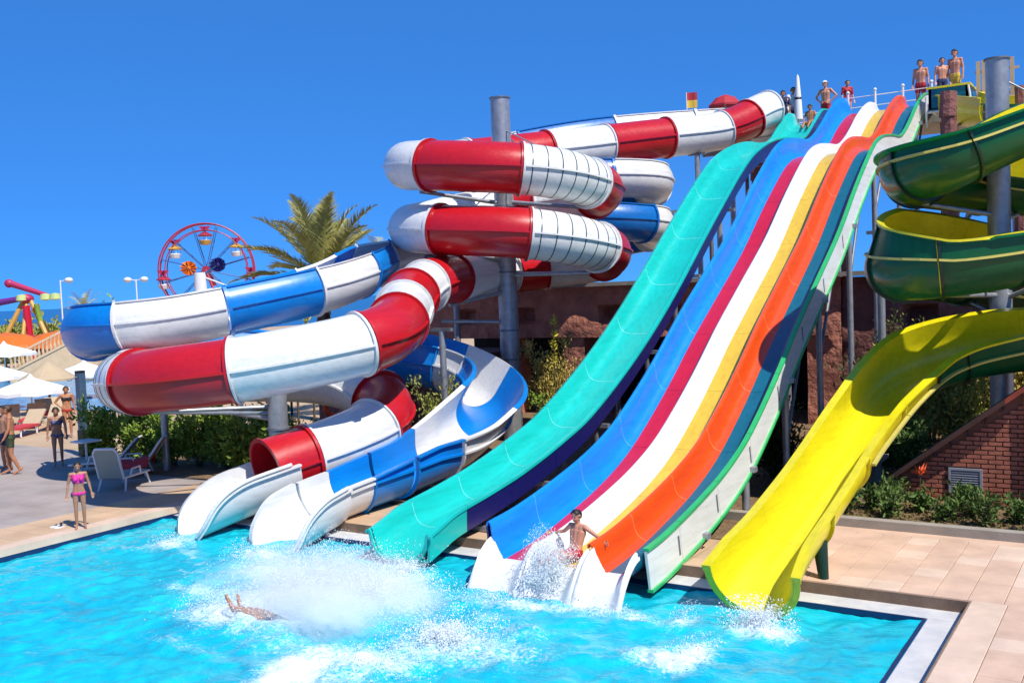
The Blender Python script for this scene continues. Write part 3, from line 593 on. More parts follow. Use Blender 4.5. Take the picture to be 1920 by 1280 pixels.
w2 = Path([(-3.17,.36,.55),(-3.16,-.1,.46),(-3.17,-.5,.36),(-3.2,-.85,.26),(-3.22,-1.15,.16)], it=4)
child('splash_trough', sweep(w2, .0, 4.0, lambda t: usec(.70, .04, .12 if t < 1.0 else .12-.68*((t-1.0)/3.0)**2), 10), 'white', fl, (-5,12,0), 50)

def w2h(t): return .12 if t < 1.0 else .12-.68*((t-1.0)/3.0)**2
hoop(w2, .2, 3.95, .70, w2h, fl, (-5,12,0))
# ================================================================ green and yellow spiral slide
GRN = [(6.4,17.5,8.5),(8.9,14.6,7.8),(10.1,11.0,7.6),(9.4,8.5,7.3),(8.45,6.95,6.95),(7.6,5.95,6.5),(6.9,5.5,6.14),(6.35,5.95,6.06),(6.25,7.1,6.02),(6.9,8.4,5.92),(8.0,9.1,5.80),(9.15,9.27,5.5),(9.8,8.07,5.1),(9.5,6.7,4.82),(8.55,5.95,4.58),(7.5,5.15,4.40),(6.68,4.85,4.33),(6.15,5.5,4.30),(6.08,6.73,4.28),(6.6,7.9,4.18),(7.7,8.8,3.85),(8.93,9.1,3.5),(9.83,8.4,3.2),(9.5,7.5,3.10),(8.7,6.9,3.02),(7.8,6.72,2.93),(6.95,6.5,2.78),(6.32,6.0,2.54),(5.98,5.1,2.15),(5.82,3.9,1.72),(5.68,2.0,1.08),(5.62,.6,.70),(5.58,-.2,.52),(5.55,-.8,.33)]
gpth = Path(GRN)
gs = tag(empty('green_yellow_spiral_slide', (7,8,0)), 'spiral body slide with dark green outside and lemon yellow inside', 'water slide', 'water slides')
def gbank(t):
    if 4 < t < 8: return -.12*math.sin((t-4)/4*math.pi)
    if 8 <= t < 12.5: return -.30*math.sin((t-8)/4.5*math.pi)
    if 15.5 < t < 21.5: return -.55*math.sin((t-15.5)/6*math.pi)
    if 23 < t < 29.5: return .46*math.sin((t-23)/6.5*math.pi)
    return 0
def gr(t):
    if t < 27: return .60
    if t < 28.6: return .60-.08*(t-27)/1.6
    if t < 31: return .52
    return .52+.09*((t-31)/2)**1.5
def gex(t):          # raised outer wall of the bends
    if 15.6 < t < 19.7: return .52*min(1, (t-15.6)/2.2)
    if 19.7 <= t < 20.3: return .52*(1-(t-19.7)/.6)
    if 8.0 < t < 12.5: return .30*math.sin((t-8.0)/4.5*math.pi)
    return 0.
def gh(t):
    if t < 12.5: return .22
    if t < 15: return .22+.1*(t-12.5)/2.5
    if t < 22: return .32+.08*math.sin((t-15)/7*math.pi)
    if t < 27: return .32
    if t < 30: return .32-.18*(t-27)/3
    if t < 32: return .14
    return .14-.06*(t-32)
gc = [0, 1.5, 3, 4.4, 5.6, 6.6, 7.8, 9.2, 10.6, 12, 13.3, 14.6, 15.7, 16.7, 17.9, 19.2, 20.6, 22, 23.4, 24.8, 26.1, 27.3, 28.6, 29.7, 30.8, 33.0]
for k in range(len(gc)-1):
    s0, s1 = gc[k], gc[k+1]; sub = 8
    p = child('chute_shell', sweep(gpth, s0+.005, s1-.005, lambda t: usec(gr(t), .028, gh(t)+(.006 if t < 15 else -.03), .10 if t < 15 else .05, 18, gex(t)), sub, gbank), 'grn' if k < 21 else 'yel', gs, (7,8,0), 40)
    child('chute_liner', sweep(gpth, s0+.001, s1-.001, lambda t: usec(gr(t)-.031, .03, gh(t), .0005 if t < 15 else .10, 18, gex(t)), sub, gbank), 'yel', p, (7,8,0), 40)
    child('joint_rib', sweep(gpth, s1-.04, s1-.01, lambda t: usec(gr(t)+.05, .048, gh(t)-.05, .015, 18, gex(t)), 40, gbank), 'rib' if k < 21 else 'yel', p, (7,8,0), 40)
    if k < 23:
        for sgn in (-1, 1): child('side_rail', sweep(gpth, s0+.01, s1-.01, [(sgn*.595,-.02),(sgn*.655,-.02),(sgn*.655,.02),(sgn*.595,.02)], 6, gbank), 'yrail', p, (7,8,0), None)
# green entry tub at the top
ent = MB()
for a, b2 in (((4.25,19.0,9.02),(5.35,19.08,9.62)),((4.25,19.0,9.02),(4.33,20.4,9.62)),((5.27,19.0,9.02),(5.35,20.4,9.62)),((4.25,19.0,8.98),(5.35,20.4,9.05))): ent.box(a, b2)
child('entry_tub', ent, 'teal', gs, (7,8,0), None)
child('tub_rim', MB().box((4.2,18.96,9.62),(5.4,19.10,9.68)).box((4.2,19.1,9.62),(4.34,20.4,9.685)).box((5.26,19.1,9.62),(5.4,20.4,9.685)), 'yel', gs, (7,8,0), None)
child('tub_frame', MB().cyl((4.2,18.93,8.93),(5.45,18.93,8.93),.03).cyl((5.45,18.93,8.93),(5.36,18.93,9.6),.03).cyl((4.2,18.93,8.5),(4.2,18.93,9.4),.03), 'whitep', gs, (7,8,0), None)
ent = Path([(4.8,20.2,9.4),(5.1,19.2,9.1),(6.4,17.5,8.6)], it=2)
child('entry_chute', sweep(ent, .5, 1.98, usec(.62, .03, .3, .08, 16), 8), 'yel', gs, (7,8,0))
# short stub foot by the end of the yellow chute
child('foot_bracket', MB().cyl((6.10,.60,-.02),(6.02,.72,.50),.07,.11,12), 'rib', gs, (7,8,0))

# ================================================================ big steel columns with arms
def column(name, label, x, y, h, r, arms, ring=(), cap=True):
    c = tag(empty(name, (x,y,-.05)), label, 'column', 'steel columns holding the slides')
    MB().cyl((0,0,0),(0,0,h),r,r*.97,24).build('shaft', 'steel', c, 40)
    for z in ring: MB().cyl((0,0,z),(0,0,z+.05),r+.03,r+.03,24).build('joint_ring', 'dsteel', c, 40)
    MB().cyl((0,0,0),(0,0,.05),r+.18,r+.18,20).build('base_plate', 'dsteel', c, 40)
    MB().cyl((0,0,h),(0,0,h+.03),r+.02,r+.02,24).build('top_cap', 'dsteel', c, 40)
    for p, q, w in arms:
        p = Vector(p)-Vector((x,y,-.05)); q = Vector(q)-Vector((x,y,-.05)); MB().cyl(p, q, w, w*.85, 10).build('arm', 'steel', c, 40)
    return c
cx, cy = -5.05, 9.83
column('steel_column', 'tall grey steel column through the red and white coils', cx, cy, 9.45, .27,
    [((cx,cy,7.0),(-4.5,7.6,6.72),.06),((cx,cy,6.55),(-6.2,7.6,6.85),.06),((cx,cy,5.45),(-4.3,7.7,5.1),.06),((cx,cy,5.0),(-6.1,7.6,5.2),.06),((cx,cy,6.6),(-2.9,10.2,6.3),.06),((cx,cy,4.6),(-2.7,10.3,4.55),.07),((cx,cy,4.15),(-5.7,8.0,3.85),.06),((cx,cy,3.3),(-6.6,8.8,3.4),.06),((cx,cy,8.6),(-3.0,9.0,7.65),.018),((cx,cy,8.6),(-5.8,12.6,8.0),.02),((cx,cy,6.0),(-5.6,11.6,6.2),.05)], (2.3,3.1,4.7,6.5))
column('steel_column', 'stout grey steel column under the front red and white tube', -6.2, 2.2, 3.0, .22,
    [((-6.2,2.2,1.85),(-7.7,-.3,1.98),.05),((-6.2,2.2,1.55),(-8.6,1.9,1.8),.05),((-6.2,2.2,2.4),(-4.9,.6,2.3),.05),((-6.2,2.2,1.7),(-9.3,.4,1.85),.045),((-6.2,2.2,2.95),(-8.3,2.2,3.25),.05)], (1.4,))
column('steel_column', 'thick grey steel column wrapped by the green spiral slide', 7.5, 7.75, 8.15, .21,
    [((7.5,7.75,5.2),(6.2,6.6,5.5),.05),((7.5,7.75,5.1),(7.7,8.8,5.25),.05),((7.5,7.75,3.7),(6.6,5.2,3.8),.05),((7.5,7.75,3.6),(9.0,6.9,4.2),.05),((7.5,7.75,7.8),(9.0,8.4,6.8),.02),((7.5,7.75,4.9),(8.2,6.2,4.0),.04),((7.5,7.75,3.3),(6.7,8.0,3.7),.05)], (4.2,6.4))
for k, (x, y, z, r_, lb) in enumerate(((-3.3,17.0,6.5,.09,'slim steel post below the white turn of the blue flume'),(-2.9,18.4,8.45,.09,'slim steel post under the red and white tube near the tower'),(-4.55,6.1,3.3,.08,'slim pale post between the red coil and the blue curve'),(-9.6,13.6,5.0,.1,'slim steel post hidden behind the left of the coils'),(4.45,11.6,5.2,.09,'slim steel post standing against the purple-brown wall'),(-11.0,2.9,2.85,.09,'slim steel post under the far left blue bend'))):
    c = tag(empty('steel_post', (x,y,-.05)), lb, 'post', 'slim posts under the slides'); MB().cyl((0,0,0),(0,0,z),r_,r_,12).build('shaft', 'steel', c, 40); MB().box((-.16,-.16,0),(.16,.16,.03)).build('foot_plate', 'dsteel', c); MB().box((-.3,-.06,z),(.3,.06,z+.08)).build('saddle', 'dsteel', c)
#@SPLIT3
# ================================================================ vegetation
def leaves_mesh(pts, dirs, size, asp=.45, jit=.5):
    """many small pointed leaves (2 triangles each, folded) at pts"""
    n = len(pts); P = np.asarray(pts); D = np.asarray(dirs); D = D/np.maximum(1e-6, np.linalg.norm(D, axis=1))[:,None]
    rnd = rng.normal(size=(n,3)); S = np.cross(D, rnd); S /= np.maximum(1e-6, np.linalg.norm(S, axis=1))[:,None]
    L = size*(1+jit*(rng.random(n)-.5)*2)[:,None]
    up_ = np.cross(S, D)
    v = np.stack([P, P+D*L*.5+S*L*asp*.5+up_*L*.08, P+D*L, P+D*L*.5-S*L*asp*.5+up_*L*.08], 1).reshape(-1,3)
    i = np.arange(n)*4; f = np.stack([i,i+1,i+2,i,i+2,i+3],1).reshape(-1,3)
    me = bpy.data.meshes.new('foliage'); me.from_pydata(v.tolist(), [], f.tolist()); return me
def bush(name, label, cat, x, y, h, w, mat, group, n=2600, size=.09, stems=7, upright=.4, z0=0., base=.0, seed=0, blossom=None):
    """shrub: several stems with branchlets; leaves clumped round the branch tips so gaps stay open"""
    r = random.Random(seed+int(x*31+y*17)); o = tag(empty(name, (x,y,z0)), label, cat, group); st = MB(); tips = []
    for k in range(stems):
        a = r.uniform(0, 6.28); sp = w*r.uniform(.25,1.); top = Vector((math.cos(a)*sp, math.sin(a)*sp, h*r.uniform(.6,1.))); mid = Vector((top.x*.35, top.y*.35, top.z*.5))
        st.cyl((top.x*.1,top.y*.1,0), mid, .018, .012, 5, False); st.cyl(mid, top, .012, .005, 5, False)
        for q in range(9):
            t = r.uniform(max(.15, base), 1); b0 = mid.lerp(top, (t-.5)*2) if t > .5 else Vector((top.x*.1,top.y*.1,0)).lerp(mid, t*2)
            d = Vector((r.gauss(0,1), r.gauss(0,1), r.gauss(.3,.6)+upright)).normalized()*w*r.uniform(.25,.55)
            st.cyl(b0, b0+d, .006, .003, 4, False); tips.append((b0+d*.6, d)); tips.append((b0+d, d))
    st.build('stems', 'stem', o)
    per = max(1, n//len(tips)); P = []; D = []
    for c, d in tips:
        cl = r.uniform(.08,.2)*w
        for q in range(int(per*r.uniform(.5,1.5))):
            g = Vector((r.gauss(0,cl), r.gauss(0,cl), r.gauss(0,cl*.9))); p = c+g
            if p.z < .02: continue
            P.append(p); D.append((d.normalized()*.6+Vector((r.gauss(0,.7), r.gauss(0,.7), r.gauss(upright,.6)))))
    link('foliage', leaves_mesh(P, D, size), mat, o)
    return o
# low hedge behind the loungers
hp = [(-14.1,3.2,1.5),(-13.3,3.5,1.45),(-12.4,3.6,1.55),(-11.5,3.5,1.35),(-10.6,3.6,1.25),(-9.7,3.7,1.3),(-8.9,3.6,1.2),(-8.0,4.0,1.15),(-7.2,4.6,1.05),(-9.4,4.6,1.35),(-11.0,4.6,1.5),(-6.3,5.4,1.1)]
hl = ['leafy hedge shrub at the left end beside the dark shower post','leafy hedge shrub behind the small white table','leafy hedge shrub behind the grey sling lounger','leafy hedge shrub behind the sand-coloured lounger','low hedge shrub just right of the loungers','low hedge shrub under the striped tube end','low hedge shrub below the red tube band','low hedge shrub left of the stout steel column','low hedge shrub right of the stout steel column','taller hedge shrub in the back row under the tube brackets','taller hedge shrub in the back row behind the loungers','small hedge shrub beside the lower red tube bend']
for k, (x, y, h) in enumerate(hp): bush('hedge_shrub', hl[k], 'shrub', x, y, h, .62, 'hedge', 'hedge behind the loungers', 2600, .12, 8, seed=k)
# feathery tamarisks between and beside the slides
bush('feathery_shrub', 'tall feathery golden shrub behind the turquoise slide', 'shrub', -4.0, 10.2, 2.7, .75, 'tama', 'feathery shrubs', 5200, .075, 12, 1.2, seed=3)
bush('feathery_shrub', 'feathery green-gold shrub inside the blue curve', 'shrub', -5.0, 6.3, 1.9, .7, 'tamag', 'feathery shrubs', 4200, .075, 11, 1.0, seed=5)
bush('feathery_shrub', 'green shrub low beside the golden one behind the turquoise slide', 'shrub', -3.3, 9.2, 1.3, .6, 'hedge', 'feathery shrubs', 2600, .085, 8, .4, seed=6)
rb = [(6.3,10.6,2.3,1.0,'tamag','feathery green shrub straight above the low end of the hut roof'),(7.3,11.4,2.5,1.1,'tama','broad golden shrub over the middle of the hut roof'),(8.6,11.2,2.6,1.1,'tamag','green shrub at the right edge above the hut ridge'),(5.4,12.3,2.6,1.1,'tama','golden feathery shrub behind the brick hut roof'),(6.6,12.6,2.3,.9,'tamag','green feathery shrub above the hut roof slope'),(4.5,11.0,2.0,.9,'darkleaf','dark leafy shrub right of the striped lanes'),(4.9,9.3,1.4,.8,'darkleaf','dark leafy shrub just behind the yellow chute'),(4.6,13.4,2.9,1.0,'darkleaf','tall dark shrub against the purple-brown wall'),(7.8,12.9,2.5,.9,'tamag','green feathery shrub right of the thick column'),(5.5,8.4,1.1,.6,'bedleaf','small green shrub left of the brick hut'),(3.2,7.2,1.3,.8,'darkleaf','dark shrub in the shade under the striped lanes'),(2.4,5.6,.9,.7,'darkleaf','low dark shrub deep under the striped lanes'),(4.7,6.6,1.0,.6,'darkleaf','low dark shrub between the lanes and the yellow chute')]
for k, (x, y, h, w, mt_, lb) in enumerate(rb): bush('garden_shrub', lb, 'shrub', x, y, h, w, mt_, 'shrubs beside the hut and lanes', 8000 if mt_ != 'darkleaf' else 4200, .095, 15, .8, seed=20+k)
# flower bed plants in front of the hut
bl = [(5.35,4.6),(5.75,5.0),(6.15,4.5),(6.55,5.1),(6.95,4.6),(7.35,5.0),(7.7,4.5),(8.1,4.9),(5.95,5.5),(7.1,5.5),(8.5,4.5)]
bn = ['leftmost leafy bed plant beside the yellow chute','bushy bed plant at the left corner of the hut','low bed plant near the kerb, left of the orange bloom','bed plant directly under the orange bloom','low bed plant in the middle of the bed','bed plant below the louvred vent','low bed plant right of the vent near the kerb','bed plant at the foot of the cream pilaster','bed plant close to the brick wall at its left end','bed plant close to the brick wall under the vent','bed plant at the right end of the flower bed']
for k, (x, y) in enumerate(bl): bush('bed_plant', bn[k], 'plant', x, y, random.uniform(.28,.5), .28, 'bedleaf', 'plants in the flower bed', 420, .10, 7, .5, seed=60+k)
fo = tag(empty('orange_flower', (6.45,5.35,0)), 'orange-red flower head rising over the bed in front of the hut', 'flower'); MB().cyl((0,0,0),(.02,0,.62),.01,.008,5).build('stem', 'stem', fo)
for k in range(14): a = k*2.4; MB().add([(0.02,0,.62),(.02+math.cos(a)*.07+.02*math.sin(a),math.sin(a)*.07,.66+.03*(k%3)),(.02+math.cos(a)*.15,math.sin(a)*.15,.64+.06*(k%4)),(.02+math.cos(a)*.07-.02*math.sin(a),math.sin(a)*.07-.02,.68+.03*(k%3))],[(0,1,2,3)]).build('petal', 'flower', fo)
# dry ground cover and leaf litter in the bed
lp = [(random.uniform(4.4,9.5), random.uniform(3.95,5.9), .015) for _ in range(2600)]; ld = [(random.gauss(0,1), random.gauss(0,1), random.uniform(0,.6)) for _ in lp]
tag(link('bed_ground_cover', leaves_mesh(lp, ld, .07, .5), leaf('litter', (.20, .17, .05), .6)), 'dry grass and leaf litter over the flower bed', 'ground cover', kind='stuff')
# plume stalks (agave and pampas)
def plume(label, x, y, z, h, mat='plume'):
    o = tag(empty('plume_stalk', (x,y,z)), label, 'plant', 'flower stalks'); MB().cyl((0,0,0),(.03,0,h),.02,.012,6).build('stalk', 'stem', o)
    P = [(.03*(q/60), random.gauss(0,.03), h*(.62+.4*q/120)) for q in range(120)]; D = [(random.gauss(0,1), random.gauss(0,1), .8) for _ in P]
    link('plume', leaves_mesh(P, D, .12, .35), mat, o)
p_ = dp(1037, 640, 26.5); plume('thin flower stalk with yellow tip beside the golden shrub', p_.x, p_.y, 0, 3.35)
p_ = dp(575, 620, 27.5); plume('bright yellow-green plume between the blue flume and red tube', p_.x, p_.y, 2.0, 2.1)

def palm(label, x, y, h, n, ln, r0, seed, up_=.75, nl=46):
    r = random.Random(seed); o = tag(empty('palm_tree', (x,y,-.05)), label, 'palm', 'palm trees'); tr = MB()
    k = 22
    for i in range(k): tr.cyl((0,0,h*i/k),(0,0,h*(i+1)/k+.02), r0*(1.12-.15*i/k), r0*(.92-.15*i/k), 12)
    tr.build('trunk', 'trunk', o, 30); cr = MB().ell((0,0,h+.1),(r0*1.3,r0*1.3,.35),10,6).build('crown_heart', 'trunk', o, 60)
    for q in range(n):
        a = q*2.39996+r.uniform(-.2,.2); el = up_*1.5*(1-(q/n)**1.1)-.05+r.uniform(-.08,.1); L = ln*r.uniform(.85,1.1)
        d = Vector((math.cos(a)*math.cos(el), math.sin(a)*math.cos(el), math.sin(el))); pts = []; p = Vector((0,0,h+.15)); drop = r.uniform(.5,.85)
        for i in range(13):
            pts.append(p.copy()); t = i/12; d2 = (d+Vector((0,0,-drop*t*t*1.1))).normalized(); p = p+d2*L/12
        V = []; F = []
        for i in range(12):
            T = (pts[i+1]-pts[i]).normalized(); S = T.cross(Vector((0,0,1))).normalized() if abs(T.z) < .98 else Vector((1,0,0)); w = .02*(1-i/13)
            b = len(V); V += [pts[i]-S*w, pts[i]+S*w, pts[i+1]+S*w*.9, pts[i+1]-S*w*.9]; F.append((b,b+1,b+2,b+3))
        for i in range(nl):
            t = .14+.86*i/nl; f = t*12; j = min(11, int(f)); c = pts[j].lerp(pts[j+1], f-j); T = (pts[j+1]-pts[j]).normalized(); S = T.cross(Vector((0,0,1))); S = S.normalized() if S.length > .05 else Vector((1,0,0)); N = S.cross(T)
            ll = ln*.25*math.sin(math.pi*min(1,(t*.85+.12)))*r.uniform(.8,1.15)
            for sg in (-1, 1):
                dd = (S*sg*.75+T*.75+N*r.uniform(.1,.45)+Vector((0,0,-.12))).normalized(); b = len(V); w = T*.024
                V += [c-w, c+w, c+dd*ll*.6+w*.7, c+dd*ll+Vector((0,0,-.05*ll)), c+dd*ll*.6-w*.5]; F.append((b,b+1,b+2,b+3,b+4))
        me = bpy.data.meshes.new('frond'); me.from_pydata([tuple(v) for v in V], [], F); link('frond', me, 'palm', o)
    return o
palm('tall date palm rising behind the blue and white flume', -13.9, 11.8, 4.7, 24, 3.2, .26, 3, .95, 80)
palm('distant palm just showing left of the coiled tubes', -17.5, 19.5, 4.9, 16, 2.2, .2, 4, nl=24)
p_ = dp(157, 570, 80); palm('small far palm between the lamp posts', p_.x, p_.y, 4.0, 14, 1.9, .18, 5, nl=20)
#@SPLIT4
# ================================================================ brick hut on the right
ht = tag(empty('brick_hut', (5.9,6.15,0)), 'small brick hut with steep mono-pitch roof and cream pilaster', 'hut')
def hz(x): return .42+(x)*.76          # underside of roof at local x
W_ = 2.15
MB().add([(0,.06,0),(W_,.06,0),(W_,.06,hz(W_)),(0,.06,hz(0)),(0,1.2,0),(W_,1.2,0),(W_,1.2,hz(W_)),(0,1.2,hz(0))],[(0,1,2,3),(5,4,7,6),(4,0,3,7),(1,5,6,2),(3,2,6,7),(0,4,5,1)]).build('wall_core', 'mortar', ht)
bw, bh = .24, .082; bkm = {}
def brick_mesh(w):
    w = round(w, 3)
    if w not in bkm:
        b = .006; q = MB().add([(0,.05,.005),(w,.05,.005),(w,.05,bh-.005),(0,.05,bh-.005),(b,0,.005+b),(w-b,0,.005+b),(w-b,0,bh-.005-b),(b,0,bh-.005-b)],[(4,5,6,7),(0,1,5,4),(1,2,6,5),(2,3,7,6),(3,0,4,7)])
        me = bpy.data.meshes.new('brick'); me.from_pydata(q.v, [], q.f); me.materials.append(M['brick']); bkm[w] = me
    return bkm[w]
row = 0; z = .0
while z+bh < hz(W_):
    x = -bw/2 if row % 2 else 0
    while x < W_-.01:
        x0, x1 = max(0, x), min(W_, x+bw)-.01
        if x1-x0 > .04 and hz(x0) > z+bh+.02 and not (.92 < (x0+x1)/2 < 1.42 and .16 < z < .62):
            o = bpy.data.objects.new('brick', brick_mesh(x1-x0)); COL.objects.link(o); o.parent = ht; o.location = (x0, random.uniform(-.004,.004)+.005, z)
        x += bw
    z += bh; row += 1
# vent with slats
vf = MB().box((.90,-.03,.17),(.94,.05,.64)).box((1.42,-.03,.17),(1.46,.05,.64)).box((.94,-.03,.60),(1.42,.05,.64)).box((.94,-.03,.17),(1.42,.05,.21)).build('louvre_vent', 'louvre', ht)
for k in range(9): MB().add([(.945,-.025,.215+k*.043),(1.415,-.025,.215+k*.043),(1.415,.02,.245+k*.043),(.945,.02,.245+k*.043),(.945,-.021,.207+k*.043),(1.415,-.021,.207+k*.043),(1.415,.024,.237+k*.043),(.945,.024,.237+k*.043)],[(0,1,2,3),(5,4,7,6),(4,5,1,0),(3,2,6,7)]).build('slat', 'louvre', vf)
# roof boards
for a, b2, mt_, nm in ((-.28, W_-.28, 'roof', 'roof'), (W_-.28, W_+.25, 'roofred', 'roof_ridge')):
    z0, z1 = hz(a), hz(b2); MB().add([(a,-.22,z0),(b2,-.22,z1),(b2,1.25,z1),(a,1.25,z0),(a,-.22,z0+.09),(b2,-.22,z1+.09),(b2,1.25,z1+.09),(a,1.25,z0+.09)],[(0,3,2,1),(4,5,6,7),(0,1,5,4),(1,2,6,5),(2,3,7,6),(3,0,4,7)]).build(nm, mt_, ht)
for k in range(7): x = .05+k*.29; MB().bar((x,-.16,hz(x)-.04),(x,.02,hz(x)-.04),.05,.08).build('rafter_end', 'roof', ht)
MB().box((W_+.001,-.07,0),(W_+.16,.3,hz(W_)+.02)).build('pilaster', 'cream', ht); MB().box((W_+.16,.0,0),(W_+.7,1.15,hz(W_)+.1)).build('side_wall', 'brick', ht)
# low concrete block and bench behind the yellow chute
o = tag(empty('concrete_block', (4.75,7.3,0)), 'low concrete block with overhanging slab left of the brick hut', 'block'); MB().box((0,0,0),(.5,.5,.45)).build('body', 'conc', o); MB().box((-.12,-.1,.45),(.62,.6,.53)).build('slab', 'conc', o)

# ================================================================ people
def seg_d(P, a, b):
    a = np.array(a); b = np.array(b); ab = b-a; t = np.clip(((P-a)@ab)/max(1e-9, ab@ab), 0, 1); return np.linalg.norm(P-(a+t[:,None]*ab), axis=1), t
STAND = dict(pelvis=(0,0,.93), waist=(0,.0,1.09), chest=(0,0,1.31), neck=(0,-.01,1.48), head=(0,.02,1.62), look=(0,1,0),
    sh=(.178,-.01,1.42), el=(.225,-.03,1.15), wr=(.245,.05,.91), ha=(.25,.085,.83), hip=(.085,0,.91), kn=(.095,.025,.50), an=(.095,-.02,.085), to=(.115,.13,.03))
def person(label, loc, rz, height, skin_, hair, clothes, pose=None, female=False, vox=.011, build=1.0, group=None, hairstyle='short', cap=None):
    """clothes: list of (name, material, kind) with kind in trunks, brief, bra, suit, shirt"""
    J = {}
    for k, v in STAND.items():
        if k in ('sh','el','wr','ha','hip','kn','an','to'):
            J[k+'R'] = Vector((v[0],v[1],v[2])); J[k+'L'] = Vector((-v[0],v[1],v[2]))
        else: J[k] = Vector(v)
    for k, v in (pose or {}).items(): J[k] = Vector(v)
    pr = []   # (a, ra, b, rb, tag)
    ax = (J['chest']-J['pelvis']).normalized(); lat = Vector((1,0,0)); fr = ax.cross(lat)*-1 if False else lat.cross(ax)*-1
    fr = lat.cross(ax); fr = -fr if fr.dot(Vector((0,1,0))) < 0 and abs(fr.y) > .3 else fr
    g = build; wmul = .92 if female else 1.
    for s in (-1, 1):
        pr += [(J['pelvis']+lat*.075*s, .10*g*(1.06 if female else 1), J['waist']+lat*.055*s*wmul, .086*g*wmul, 'pelvis'),
               (J['waist']+lat*.055*s*wmul, .086*g*wmul, J['chest']+lat*.08*s*wmul, .103*g*wmul, 'belly'),
               (J['chest']+lat*.08*s*wmul, .103*g*wmul, J['chest'].lerp(J['neck'],.55)+lat*.09*s*wmul, .068*g, 'chest')]
        e = 'R' if s > 0 else 'L'; sh, el, wr, ha = J['sh'+e], J['el'+e], J['wr'+e], J['ha'+e]; hip, kn, an, to = J['hip'+e], J['kn'+e], J['an'+e], J['to'+e]
        pr += [(J['chest'].lerp(J['neck'],.75), .05*g, sh, .058*g, 'chest'), (sh, .055*g, el, .040*g, 'uarm'), (el, .039*g, el.lerp(wr,.35), .040*g, 'farm'), (el.lerp(wr,.35), .040*g, wr, .026*g, 'farm')]
        d = (ha-wr).normalized(); side = d.cross(fr); side = side.normalized() if side.length > .1 else d.orthogonal().normalized(); side = side if side.dot(lat)*s < 0 or True else -side
        pr += [(wr, .026*g, wr+d*.05, .024*g, 'hand')]
        for q in (-1.5,-.5,.5,1.5): pr.append((wr+d*.03+side*q*.012, .017, wr+d*.085+side*q*.018, .015, 'hand'))
        for q, l in ((-1.5,.062),(-.5,.08),(.5,.085),(1.5,.072)):
            b0 = wr+d*.085+side*q*.02; k1 = b0+d*l*.5+fr*.006; pr += [(b0, .0095, k1, .009, 'hand'), (k1, .009, k1+d*l*.45+fr*.016, .0075, 'hand')]
        b0 = wr+d*.03-side*.028; k1 = b0+d*.03-side*.03+fr*.01; pr += [(b0, .013, k1, .011, 'hand'), (k1, .011, k1+d*.035-side*.008+fr*.008, .009, 'hand')]
        pr += [(J['pelvis']+lat*.075*s, .095*g, hip, .093*g, 'pelvis'), (hip, .092*g, hip.lerp(kn,.5), .078*g, 'thighU'), (hip.lerp(kn,.5), .078*g, kn, .054*g, 'thighD'), (kn, .053*g, kn.lerp(an,.3), .057*g, 'calf'), (kn.lerp(an,.3), .057*g, an, .036*g, 'calf'), (an, .036, to, .03, 'foot'), (an, .037, an-(to-an).normalized()*.045+(to-an).normalized().cross(lat)*0, .033, 'foot'), (to, .03, to+(to-an).normalized()*.05, .022, 'foot')]
        if female: pr.append((J['chest']+lat*.075*s+fr*.075, .055, J['chest']+lat*.072*s+fr*.085+ax*-.02, .05, 'bust'))
    pr += [(J['pelvis'], .112*g, J['waist'], .098*g*wmul, 'pelvis'), (J['waist'], .098*g*wmul, J['chest'], .116*g*wmul, 'belly'), (J['chest'], .116*g*wmul, J['chest'].lerp(J['neck'],.6), .078*g, 'chest')]
    hd = J['head']; lk = J['look'].normalized(); hu = (hd-J['neck']).normalized(); hl_ = lk.cross(hu).normalized(); lk = hu.cross(hl_)
    pr += [(J['neck']-hu*.05, .06*g, hd-hu*.06, .052, 'neck'), (hd+hu*.02-lk*.018, .088, hd+hu*.035+lk*.012, .086, 'head'), (hd-hu*.045+lk*.025, .062, hd-hu*.075+lk*.05, .042, 'face'), (hd+lk*.035, .074, hd-hu*.03+lk*.04, .066, 'face'),
           (hd+lk*.095+hu*.005, .012, hd+lk*.112-hu*.025, .016, 'face'), (hd+lk*.098-hu*.062, .014, hd+lk*.096-hu*.062+hl_*.01, .014, 'face')]
    for s in (-1, 1): pr.append((hd+hl_*.084*s+hu*.015-lk*.005, .018, hd+hl_*.084*s-hu*.02, .014, 'face'))
    mb = MB()
    for a, ra, b, rb, tg in pr:
        L = (b-a).length; t = (b-a).normalized() if L > 1e-5 else Vector((0,0,1)); u = Vector((1,0,0)) if abs(t.x) < .8 else Vector((0,1,0)); p1 = t.cross(u).normalized(); p2 = t.cross(p1)
        n = 10 if ra > .02 else 7; rings = []
        for th in (-80,-50,-20): rings.append((a+t*ra*math.sin(R(th)), ra*math.cos(R(th))))
        for th in (20,50,80): rings.append((b+t*rb*math.sin(R(th)), rb*math.cos(R(th))))
        vs = [c+p1*math.cos(2*math.pi*i/n)*rr+p2*math.sin(2*math.pi*i/n)*rr for c, rr in rings for i in range(n)]
        fs = [(k*n+i,k*n+(i+1)%n,(k+1)*n+(i+1)%n,(k+1)*n+i) for k in range(len(rings)-1) for i in range(n)]+[tuple(range(n-1,-1,-1)), tuple(range(5*n,6*n))]
        mb.add(vs, fs)
    sc = height/1.75; loc = Vector(loc)
    me0 = bpy.data.meshes.new('tmp'); me0.from_pydata(mb.v, [], mb.f); ob = bpy.data.objects.new('tmp', me0); COL.objects.link(ob)
    md = ob.modifiers.new('r', 'REMESH'); md.mode = 'VOXEL'; md.voxel_size = vox/1.0
    sm = ob.modifiers.new('s', 'SMOOTH'); sm.iterations = 3; sm.factor = .5
    dg = bpy.context.evaluated_depsgraph_get(); me = bpy.data.meshes.new_from_object(ob.evaluated_get(dg)); bpy.data.objects.remove(ob); bpy.data.meshes.remove(me0)
